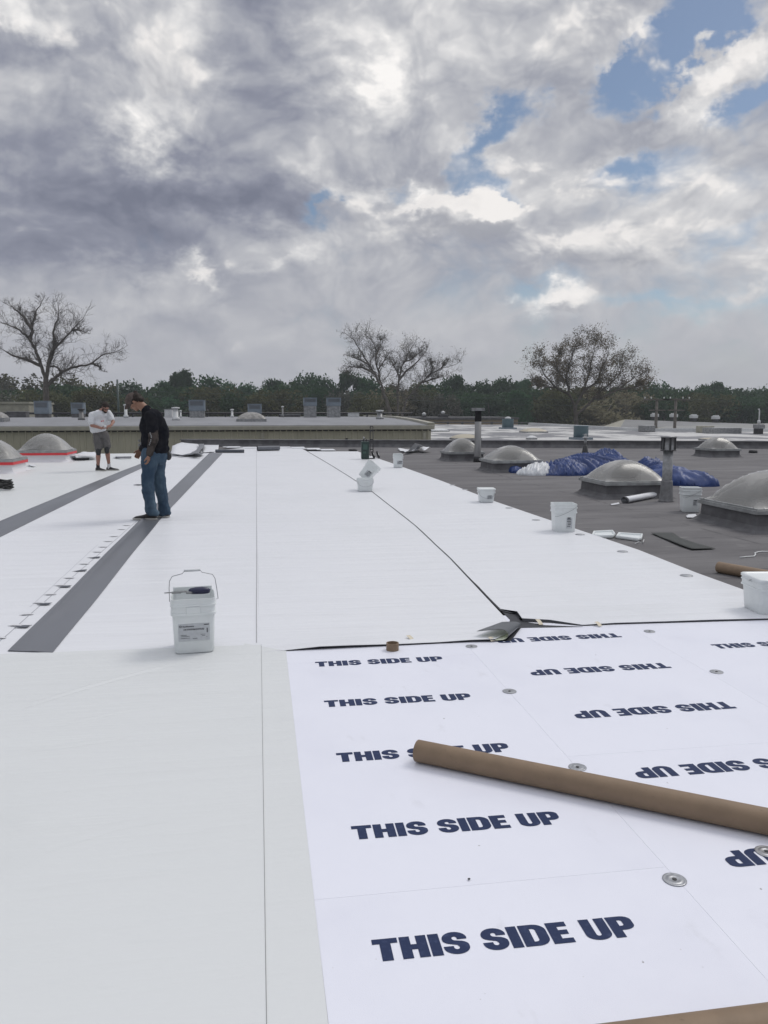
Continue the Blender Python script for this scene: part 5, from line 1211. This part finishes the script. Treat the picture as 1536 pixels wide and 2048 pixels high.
VAR = []
def crown_mesh(seed, kind):
    rr = random.Random(seed); b = MB(); lobes = []
    for i in range(22 if kind != 'spire' else 24):
        if kind == 'spire': z = rr.uniform(.12, .97); w_ = (1-z)*.46+.10; a_ = rr.uniform(0, 6.3); lobes.append((w_*math.cos(a_)*.8, w_*math.sin(a_)*.8, z, .10+.09*(1-z)))
        else:
            z = rr.uniform(.30, .89); w_ = .44*math.sqrt(max(0, 1-((z-.55)/.42)**2)); a_ = rr.uniform(0, 6.3); q = rr.uniform(.2, 1); lobes.append((w_*q*math.cos(a_), w_*q*math.sin(a_), z, rr.uniform(.10, .18)))
    cnt = 200 if kind != 'thin' else 150
    for cx, cy, cz, r_ in lobes:
        for _ in range(cnt):
            v = Vector([rr.gauss(0, 1) for _ in range(3)]).normalized()*r_*(rr.random()**.30)*rr.uniform(.75, 1.18); c_ = Vector((cx, cy, cz))+v
            if c_.z < .02: continue
            n1 = (v.normalized()*.5+Vector([rr.gauss(0, 1) for _ in range(3)])).normalized(); u = n1.orthogonal().normalized()*rr.uniform(.015, .032); w2_ = n1.cross(u)*rr.uniform(.5, 1)
            if kind == 'spire': w2_ = Vector((0, 0, .012))+w2_*.4
            b.add([c_-u, c_+w2_*.8, c_+u, c_-w2_*.8], [(0, 1, 2, 3)])
    return b
def trunk_mb(seed):
    rr = random.Random(seed); b = MB(); b.tube([(0, 0, 0), (.01, 0, .3), (0, .01, .62)], [.030, .022, .010], 6)
    for i in range(7):
        a_ = i*2.4; b.tube([(0, 0, .18+.05*i), (.12*math.cos(a_), .12*math.sin(a_), .30+.06*i), (.26*math.cos(a_), .26*math.sin(a_), .44+.06*i)], [.012, .008, .003], 4)
    return b
kinds = ['round', 'round', 'round', 'thin', 'thin', 'spire']; cm = []
for i, k_ in enumerate(kinds): cm.append(crown_mesh(100+i, k_))
matl = [L_green, L_olive, L_brown, L_pale]
protos = {}
def tree(i, x, yt, Y, wpx, kind, m_, label, grp):
    key = (kind, m_.name)
    a_ = PY(x, yt, Y); H_ = a_.z+5.2; s = SC(a_); wd = wpx/s
    if key not in protos:
        t = thing('tree_line_tree', label, 'tree', (0, 0, 0), 0, grp); o = cm[kind].build('crown', m_, t); trunk_mb(kind).build('trunk', M_bark, t); protos[key] = t
    else:
        t = copy_tree(protos[key]); t['label'] = label
    t.name = 'tree_line_tree'
    t.location = (a_.x, Y, -5.2); t.scale = (wd/.95, wd/.95, H_/1.02); t.rotation_euler.z = rnd.uniform(0, 6.28)
    return t
# profile of the tree tops, left to right: (x, top y, width, species)  species: g green, o olive, b brown, p pale
row_back = [(-70, 752, 90, 'p'), (-10, 748, 80, 'o'), (48, 752, 80, 'p'), (100, 748, 70, 'o'), (146, 750, 80, 'p'), (190, 758, 70, 'o'), (262, 760, 56, 'g'), (304, 772, 60, 'p'), (362, 744, 62, 'g'), (408, 749, 76, 'g'), (442, 758, 60, 'g'), (487, 766, 60, 'g'), (545, 762, 76, 'g'), (585, 768, 60, 'g'), (612, 746, 56, 'g'), (652, 750, 52, 'g'), (700, 746, 60, 'g'), (738, 752, 62, 'g'), (800, 762, 80, 'o'), (850, 764, 70, 'o'), (905, 754, 60, 'g'), (930, 762, 50, 'g'), (975, 749, 70, 'g'), (1008, 757, 60, 'g'), (1045, 762, 60, 'g'), (1085, 772, 60, 'g'), (1130, 768, 80, 'o'), (1210, 768, 90, 'o'), (1262, 770, 70, 'o'), (1312, 764, 60, 'g'), (1345, 774, 60, 'p'), (1388, 764, 60, 'g'), (1425, 768, 60, 'g'), (1462, 771, 60, 'g'), (1500, 771, 60, 'g'), (1540, 772, 60, 'g'), (1585, 768, 80, 'g'), (1640, 770, 80, 'g'), (-140, 745, 90, 'o'), (1700, 765, 80, 'g'), (330, 766, 60, 'g')]
row_front = [(-40, 770, 80, 'p'), (20, 776, 90, 'p'), (80, 772, 86, 'o'), (130, 776, 70, 'o'), (185, 778, 90, 'o'), (245, 782, 80, 'o'), (300, 790, 70, 'g'), (350, 782, 80, 'g'), (415, 766, 110, 'o'), (470, 782, 60, 'g'), (520, 788, 80, 'o'), (560, 772, 90, 'o'), (640, 778, 70, 'g'), (700, 776, 80, 'p'), (745, 782, 80, 'o'), (790, 774, 90, 'b'), (840, 778, 90, 'o'), (888, 782, 70, 'p'), (930, 782, 70, 'g'), (980, 780, 76, 'g'), (1035, 785, 80, 'g'), (1085, 792, 60, 'o'), (1118, 776, 90, 'o'), (1165, 768, 100, 'o'), (1210, 776, 110, 'b'), (1262, 778, 80, 'b'), (1290, 790, 50, 'o'), (1330, 792, 70, 'g'), (1385, 786, 90, 'o'), (1425, 784, 90, 'o'), (1480, 790, 90, 'g'), (1540, 786, 90, 'g'), (1600, 782, 90, 'g')]
where = lambda x: ('beyond the left frame edge' if x < -20 else 'behind the large bare tree' if x < 150 else 'behind the man in white' if x < 225 else 'behind the man in black' if x < 345 else 'right of the man in black' if x < 440 else 'left of the tall rooftop unit pair' if x < 600 else 'behind the tall rooftop unit pair' if x < 690 else 'behind the budding middle tree' if x < 905 else 'behind the tall black flue' if x < 1000 else 'left of the leafing right tree' if x < 1070 else 'behind the leafing right tree' if x < 1290 else 'behind the twin utility poles' if x < 1365 else 'behind the lantern flue ventilators' if x < 1440 else 'at the right end of the tree line')
sp_name = {'g': 'dark green tree', 'o': 'olive tree', 'b': 'brown budding tree', 'p': 'pale sparse tree'}
used = {}
def place_row(row, Y0, tall, word):
    lbs = ['%s %s %s' % (word, sp_name[r_[3]], where(r_[0])) for r_ in row]
    for i, (x, yt, wd, s_) in enumerate(row):
        m_ = {'g': L_green, 'o': L_olive, 'b': L_brown, 'p': L_pale}[s_]
        kd = {'g': (0, 1, 2)[i % 3] if i % 4 else 5, 'o': (1, 2, 4)[i % 3], 'b': (3, 4)[i % 2], 'p': (3, 4)[i % 2]}[s_]
        same = sorted(row[j][0] for j in range(len(row)) if lbs[j] == lbs[i]); lb = lbs[i]
        if len(same) > 1: lb = ['leftmost', 'second', 'third', 'fourth', 'fifth', 'sixth', 'seventh', 'eighth'][same.index(x)]+' '+lb
        tree(i, x, yt, Y0+rnd.uniform(-7, 7), wd*(1.75 if tall else 1.45), kd, m_, lb, 'trees of the far tree line' if word == 'tall' else 'lower trees before the tree line')
place_row(row_back, 172, 1, 'tall'); place_row(row_front, 142, 0, 'lower')
# lower mass of brush that closes the foot of the tree line
b = MB(); rr = random.Random(77)
for i in range(60000):
    x = rr.uniform(-75, 130); y = rr.uniform(150, 168); z = -5+rr.random()**.9*(10.4+2.6*noise.noise(Vector((x*.10, 0, 0)))+1.4*noise.noise(Vector((x*.5, 3, 0)))); n1 = Vector([rr.gauss(0, 1) for _ in range(3)]).normalized()
    c_ = Vector((x, y, z)); u = n1.orthogonal().normalized()*rr.uniform(.25, .5); v = n1.cross(u)*.8; b.add([c_-u, c_+v, c_+u, c_-v], [(0, 1, 2, 3)])
tag(b.build('brush', L_green), 'dark mass of brush at the foot of the far tree line', 'brush', kind='stuff')

# ------------------------------------------------------------------ people
SK = mat('skin', (.27, .145, .095), .5, .4, 0, .15, 12)
SK2 = mat('flushed_skin', (.30, .155, .115), .5, .4, 0, .15, 12)
M_tee = mat('black_tshirt', (.006, .007, .011), .9, .08, 0, 0, 7, .004, 30, col2=(.016, .016, .019))
M_sleeve = mat('dark_printed_sleeve', (.026, .021, .019), .8, .2, 0, 0, 14, .004, 40, col2=(.06, .05, .045), thr=(.45, .6))
M_jean = mat('blue_jeans', (.030, .054, .088), .85, .2, 0, 0, 4, .010, 20, (1, 1, .5), col2=(.075, .115, .155))
M_boot = mat('worn_grey_boots', (.038, .034, .034), .7, .3, 0, .3, 20)
M_wtee = mat('white_tshirt', (.60, .61, .63), .8, .2, 0, .05, 6, .006, 22)
M_short = mat('grey_shorts', (.125, .12, .118), .85, .2, 0, .25, 14, .005, 30)
M_hair = mat('dark_brown_hair', (.022, .014, .010), .7, .3, 0, .3, 30)
M_cap = mat('brown_cap', (.10, .078, .070), .8, .2, 0, .3, 18)
M_shoe = mat('black_trainers', (.012, .012, .014), .6)
M_sole = mat('pale_sole', (.42, .41, .38), .6)
M_sock = mat('white_sock', (.55, .55, .56), .9)
def head(mb, c, yaw_dir, down, s=1.0):
    """skull, jaw, brow, nose, lips, ears; returns the head frame"""
    f = Vector(yaw_dir).normalized(); side = Vector((0, 0, 1)).cross(f).normalized()
    f2 = (f*math.cos(down)-Vector((0, 0, 1))*math.sin(down)).normalized(); u2 = f2.cross(side).normalized()
    M_ = Matrix((( f2.x, side.x, u2.x), (f2.y, side.y, u2.y), (f2.z, side.z, u2.z)))
    W = lambda a, b_, z: Vector(c)+M_ @ Vector((a*s, b_*s, z*s))
    rot = M_
    E_ = lambda a, b_, z, r_: mb.ell(W(a, b_, z), [q*s for q in r_], rot, 12)
    E_(-.010, 0, .030, (.098, .077, .092)); E_(.030, 0, -.045, (.060, .056, .068)); E_(.062, 0, -.092, (.026, .030, .022))
    E_(.078, 0, .022, (.020, .050, .014)); E_(.100, 0, -.022, (.018, .013, .020)); mb.cap(W(.090, 0, .012), W(.104, 0, -.022), .009*s, .013*s)
    E_(.086, 0, -.056, (.014, .024, .007)); E_(.083, 0, -.068, (.014, .022, .008)); E_(.060, .040, -.025, (.022, .018, .022)); E_(.060, -.040, -.025, (.022, .018, .022))
    E_(-.005, .078, -.012, (.018, .010, .030)); E_(-.005, -.078, -.012, (.018, .010, .030))
    return W, rot
def hand(mb, wr, d, palm_n, s=1.0, curl=.5, thumb_side=1):
    """palm, four unequal bent fingers, thumb from the side of the palm"""
    d = Vector(d).normalized(); n_ = (Vector(palm_n)-d*Vector(palm_n).dot(d)).normalized(); sd = d.cross(n_)
    wr = Vector(wr)
    for q in (-.026, -.009, .009, .026): mb.cap(wr+sd*q*.8*s+d*.01*s, wr+(d*.085+sd*q*1.15)*s, .015*s, .012*s, 8)
    for q, ln in ((-.030, .062), (-.010, .072), (.010, .078), (.030, .070)):
        p = wr+(d*.088+sd*q*1.1)*s; a_ = 0; r_ = .0088*s
        for k_, seg in enumerate((.42, .32, .26)):
            a_ += curl*(.55+.35*k_); dd = d*math.cos(a_)+n_*math.sin(a_); q2 = p+dd*ln*seg*s*1.1; mb.cap(p, q2, r_, r_*.9, 8); p = q2; r_ *= .92
    t0 = wr+(d*.030+sd*.030*thumb_side)*s; t1 = t0+(d*.035+sd*.030*thumb_side+n_*.015)*s; t2 = t1+(d*.032+sd*.004*thumb_side+n_*.016)*s
    mb.cap(t0, t1, .013*s, .011*s, 8); mb.cap(t1, t2, .0105*s, .009*s, 8)
def foot(mb, ank, toe, r_=.046, sole=None, h=.0):
    """shoe shape from the heel to the toe, flat sole on the ground z=h"""
    a_ = Vector(ank); t_ = Vector(toe); d = (t_-a_); d.z = 0; L = d.length; d.normalize()
    sd = Vector((-d.y, d.x, 0)); rings = []
    for s_, hw, top in ((-.075, .022, .055), (-.06, .036, .085), (-.02, .040, .105), (.03, .040, .100), (.08, .043, .078), (.13, .050, .062), (L-.03, .046, .046), (L, .026, .030), (L+.012, .008, .018)):
        c_ = a_+d*s_; rr_ = []
        for k_ in range(14):
            th = 2*math.pi*k_/14; x_ = math.cos(th)*hw; z_ = math.sin(th); z_ = h+.012+(top-.012)*(.5+.5*z_) if z_ > -.99 else h+.012
            rr_.append((c_.x+sd.x*x_, c_.y+sd.y*x_, z_))
        rings.append(rr_)
    mb.loft(rings, True)
    if sole is not None:
        out = []
        for s_, hw in ((-.080, .018), (-.06, .040), (0, .044), (.08, .047), (.13, .054), (L-.03, .050), (L+.012, .028), (L+.020, .008)): out.append((s_, hw))
        pl = [a_+d*s_+sd*hw for s_, hw in out]+[a_+d*s_-sd*hw for s_, hw in out[::-1]]
        sole.prism([(p.x, p.y) for p in pl], h+.001, h+.022)

# ---- man in jeans and black T-shirt, seen from his left and a little behind, looking down
p = G(306, 1037, .012); t1_ = thing('person', 'standing man in black T-shirt, brown cap and blue jeans looking down at the grey strip', 'person', p)
K = 1.02
def V(x, y, z): return Vector((x*K, y*K, z*K))
F = Vector((-.90, .30, 0)).normalized(); Lf = Vector((-F.y*-1, F.x, 0)); Lf = Vector((0, 0, 1)).cross(F)      # Lf = his left, towards the camera
body = MB()
hc = V(-.185, .06, 1.635); W, hr = head(body, hc, (-.92, .30, 0), R(42), 1.02)
nb = V(-.015, .01, 1.50)
body.cap(nb, V(-.125, .045, 1.60), .066, .060); 
sh_l, sh_r = V(.035, -.12, 1.43), V(-.01, .22, 1.43)
body.cap(V(.03, .02, 1.20), V(.02, .03, 1.40), .135, .130); body.cap(V(.035, .02, .95), V(.03, .02, 1.20), .135, .130)
body.cap(sh_l, sh_r, .07, .07)
el_l, wr_l = V(.075, -.20, 1.13), V(.005, -.20, .915); el_r, wr_r = V(-.03, .30, 1.15), V(-.16, .24, .96)
body.cap(sh_l, el_l, .052, .042); body.cap(el_l, wr_l, .042, .029); body.cap(sh_r, el_r, .052, .042); body.cap(el_r, wr_r, .042, .029)
hand(body, wr_l, (-.12, -.02, -1), (-.9, .3, 0), 1.0, .55, -1); hand(body, wr_r, (-.5, -.1, -.8), (.3, -.9, 0), 1.0, .6, 1)
hipl, hipr = V(.0, -.07, .93), V(.075, .10, .93); knl, knr = V(-.045, -.09, .50), V(.095, .12, .50); anl, anr = V(-.01, -.10, .09), V(.145, .13, .09)
for a_, b_, c_ in ((hipl, knl, anl), (hipr, knr, anr)): body.cap(a_, b_, .085, .058); body.cap(b_, c_, .055, .040)
fuse(body, 'body', SK, t1_, .0068, 4)
s = MB()
s.ell(V(.045, .02, 1.30), V(.190, .185, .20)); s.ell(V(.055, .02, 1.10), V(.195, .185, .25)); s.ell(V(.055, .02, .985), V(.200, .190, .115)); s.cap(sh_l+V(0, .02, -.01), sh_r+V(0, -.02, -.01), .088, .088)
s.ell(V(.065, .03, 1.40), V(.135, .15, .10)); s.cap(nb+V(.005, 0, -.04), nb+V(-.012, .004, .012), .090, .078)
s.cap(sh_l, sh_l.lerp(el_l, .62), .083, .080); s.cap(sh_r, sh_r.lerp(el_r, .62), .083, .080)
s.ell(V(.14, .05, .98), V(.105, .12, .09)); s.ell(V(.045, .04, 1.44), V(.12, .15, .11)); s.ell(V(.10, .03, 1.20), V(.16, .17, .24))
fuse(s, 'tshirt', M_tee, t1_, .012, 5, .016, 7)
s = MB(); s.cap(sh_l.lerp(el_l, .50), el_l, .070, .066); s.cap(el_l, wr_l.lerp(el_l, .06), .067, .050); fuse(s, 'arm_sleeve', M_sleeve, t1_, .010, 4, .009, 12)
s = MB(); s.cap(sh_r.lerp(el_r, .50), el_r, .068, .060); s.cap(el_r, wr_r.lerp(el_r, .06), .062, .046); fuse(s, 'arm_sleeve', M_sleeve, t1_, .010, 4, .009, 12)
s = MB(); s.ell(V(.045, .02, .90), V(.182, .165, .13)); s.cap(hipl+V(.0, 0, -.02), knl, .122, .090); s.cap(knl, anl+V(.0, 0, .04), .088, .084); s.cap(hipr+V(0, 0, -.02), knr, .118, .088); s.cap(knr, anr+V(-.0, 0, .0), .086, .082)
s.ell(anl+V(.03, 0, .0), V(.095, .08, .06)); s.ell(anr+V(.0, 0, -.03), V(.085, .08, .055)); s.ell(V(.13, .03, .86), V(.09, .12, .11))
fuse(s, 'jeans', M_jean, t1_, .011, 5, .018, 8)
for an, tv in ((anl, V(-.24, .05, 0)), (anr, V(-.22, .10, 0))):
    s = MB(); so = MB(); foot(s, an*1, an+tv, sole=so, h=0)
    for q in range(len(s.v)): pass
    bo = s.build('boot', M_boot, t1_); so.build('sole', M_sole, bo)
s = MB(); s.ell(W(-.020, 0, .030), (.106, .088, .082), hr, 14); s.ell(W(-.085, 0, -.015), (.035, .075, .06), hr); s.ell(W(-.085, 0, .095), (.030, .030, .030), hr); fuse(s, 'hair', M_hair, t1_, .009, 3, .006, 40)
s = MB(); s.ell(W(.012, 0, .060), (.112, .097, .088), hr, 14); s.cap(W(.07, -.035, .050), W(.165, -.025, .028), .034, .016); s.cap(W(.07, .035, .050), W(.165, .025, .028), .034, .016); s.cap(W(.07, 0, .055), W(.175, 0, .030), .034, .016)
cp = fuse(s, 'cap', M_cap, t1_, .008, 3, .004, 20)
s = MB(); s.ell(V(.235, .06, .875), V(.045, .05, .06)); s.box(V(.22, .05, .93), (.05, .06, .08)); fuse(s, 'tool_pouch', M_shoe, t1_, .010, 3)
s = MB(); rr = random.Random(4)
for i in range(13):
    q = i/12; c_ = sh_l.lerp(el_l, .60+.5*q) if q < .7 else el_l.lerp(wr_l, (q-.7)*1.2); s.ell(c_+Vector((-.025+rr.uniform(-.006, .006), -.064, 0)), (.008, .005, .011), None, 6)
s.build('sleeve_print', M_galv, t1_)
s = MB()
for a_, z in ((-.14, 1.10), (-.145, 1.04), (-.12, 1.06)): s.ell(V(a_, -.06, z), (.014, .012, .02), None, 6)
s.build('shirt_print', M_galv, t1_)

# ---- man in white T-shirt and grey shorts, hunched over something in his hands
p = G(201, 941.5, .004); t2_ = thing('person', 'man in white T-shirt, grey shorts and knee pads hunched over something in his hands', 'person', p)
K = 1.04
body = MB(); hc = V(.205, -.12, 1.575); W, hr = head(body, hc, (.62, -.78, 0), R(38), 1.05)
body.cap(V(.07, .02, 1.48), V(.165, -.06, 1.52), .068, .062)
sh_r, sh_l = V(-.135, -.06, 1.385), V(.235, .05, 1.43)      # his right shoulder is the one at the left of the picture
body.cap(V(-.02, .06, 1.0), V(.02, .02, 1.22), .14, .14); body.cap(V(.02, .02, 1.22), V(.06, .0, 1.38), .14, .13); body.cap(sh_r, sh_l, .07, .07)
el_r, wr_r = V(-.13, -.14, 1.135), V(.12, -.27, 1.065); el_l, wr_l = V(.36, -.03, 1.22), V(.34, -.20, 1.14)
body.cap(sh_r, el_r, .056, .048); body.cap(el_r, wr_r, .048, .033); body.cap(sh_l, el_l, .056, .046); body.cap(el_l, wr_l, .046, .033)
hand(body, wr_r, (.92, -.25, .10), (.1, .3, .9), 1.05, .65, 1); hand(body, wr_l, (-.55, -.45, -.25), (-.3, .2, -.9), 1.05, .6, 1)
hipr, hipl = V(-.045, .03, .90), V(.115, .07, .90); knr, knl = V(-.02, -.05, .49), V(.175, .02, .53); anr, anl = V(-.055, .0, .10), V(.19, .12, .14)
for a_, b_, c_ in ((hipr, knr, anr), (hipl, knl, anl)): body.cap(a_, b_, .090, .058); body.cap(b_, b_.lerp(c_, .35), .056, .062); body.cap(b_.lerp(c_, .35), c_, .060, .036)
fuse(body, 'body', SK2, t2_, .0075, 4)
s = MB(); s.ell(V(.05, -.05, 1.39), V(.16, .13, .12)); s.ell(V(-.02, .06, 1.08), V(.205, .165, .18)); s.ell(V(.03, .03, 1.26), V(.205, .165, .19)); s.ell(V(.055, .04, 1.41), V(.17, .13, .11)); s.cap(sh_r, sh_l, .085, .085); s.ell(V(.04, -.06, 1.13), V(.14, .12, .14)); s.ell(V(.09, .02, 1.44), V(.125, .12, .09)); s.cap(V(-.11, .10, 1.02), V(.03, .09, 1.43), .12, .10)
s.cap(sh_r, sh_r.lerp(el_r, .66), .092, .095); s.cap(sh_l, sh_l.lerp(el_l, .60), .086, .086)
fuse(s, 'tshirt', M_wtee, t2_, .013, 5, .018, 7)
s = MB(); s.ell(V(.035, .06, .90), V(.170, .145, .12)); s.cap(hipr, knr+V(0, .02, .09), .112, .105); s.cap(hipl, knl+V(0, .02, .09), .112, .105); s.ell(V(-.10, .03, .72), V(.05, .08, .09))
fuse(s, 'shorts', M_short, t2_, .012, 4, .012, 9)
for kn, an in ((knr, anr), (knl, anl)):
    s = MB(); s.cap(kn+V(0, -.012, .05), kn+V(0, -.012, -.05), .070, .064); fuse(s, 'knee_pad', M_shoe, t2_, .012, 2)
for an, tv, sm_, hz in ((anr, V(.20, -.14, 0), M_shoe, 0), (anl, V(.24, -.08, 0), M_sock, .0)):
    s = MB(); s.cap((an.x, an.y, .07), (an.x, an.y, .19 if sm_ is M_sock else .17), .047, .045); s.build('sock', sm_, t2_)
    s = MB(); so = MB(); foot(s, Vector((an.x, an.y, 0)), Vector((an.x, an.y, 0))+tv, sole=so); sh = s.build('shoe', M_shoe, t2_); so.build('sole', M_sole, sh)
s = MB(); s.ell(W(-.018, 0, .045), (.106, .090, .088), hr, 14); s.ell(W(-.07, 0, -.0), (.045, .080, .07), hr); fuse(s, 'hair', M_hair, t2_, .010, 3, .006, 40)
s = MB(); s.ell(W(.060, 0, -.088), (.042, .052, .038), hr); s.ell(W(.02, .055, -.065), (.03, .020, .045), hr); s.ell(W(.02, -.055, -.065), (.03, .020, .045), hr); fuse(s, 'beard', M_hair, t2_, .009, 2, .005, 40)
s = MB(); s.tube([W(.01, -.085, .0), W(.085, -.06, .004), W(.105, 0, .006), W(.085, .06, .004), W(.01, .085, .0)], .008, 6); s.build('glasses', M_dark, t2_)
o = MB().lathe([(.03, 0), (.034, .01), (.034, .05), (.03, .06)], 14).build('held_spool', M_white); o.location = p+wr_r+Vector((.10, -.06, .02)); tag(o, 'small white spool held between the hands of the man in white', 'spool')
s = MB(); s.ell(V(.10, -.125, 1.235), (.02, .01, .014), None, 6); s.ell(V(.14, -.12, 1.245), (.012, .01, .018), None, 6); s.build('shirt_print', M_red, t2_)
o = MB().ell((0, 0, .004), (.005, .004, .003), None, 6).build('debris_crumb', M_dark); o.location = G(938, 1760, .001); tag(o, 'dark crumb lying between the two nearest lines of print', 'debris')
# ------------------------------------------------------------------ air
hm = bpy.data.materials.new('haze_air'); hm.use_nodes = True; k = NT(hm.node_tree)
k.n('ShaderNodeOutputMaterial', {'Volume': k.n('ShaderNodeVolumePrincipled', {'Color': (.80, .84, .90, 1), 'Density': .0006, 'Anisotropy': .2}).outputs[0]})
tag(MB().box((0, 150, 7.5), (810, 810, 27.6)).build('haze', hm), 'thin pale haze in the air over the roofs', 'haze', kind='stuff')
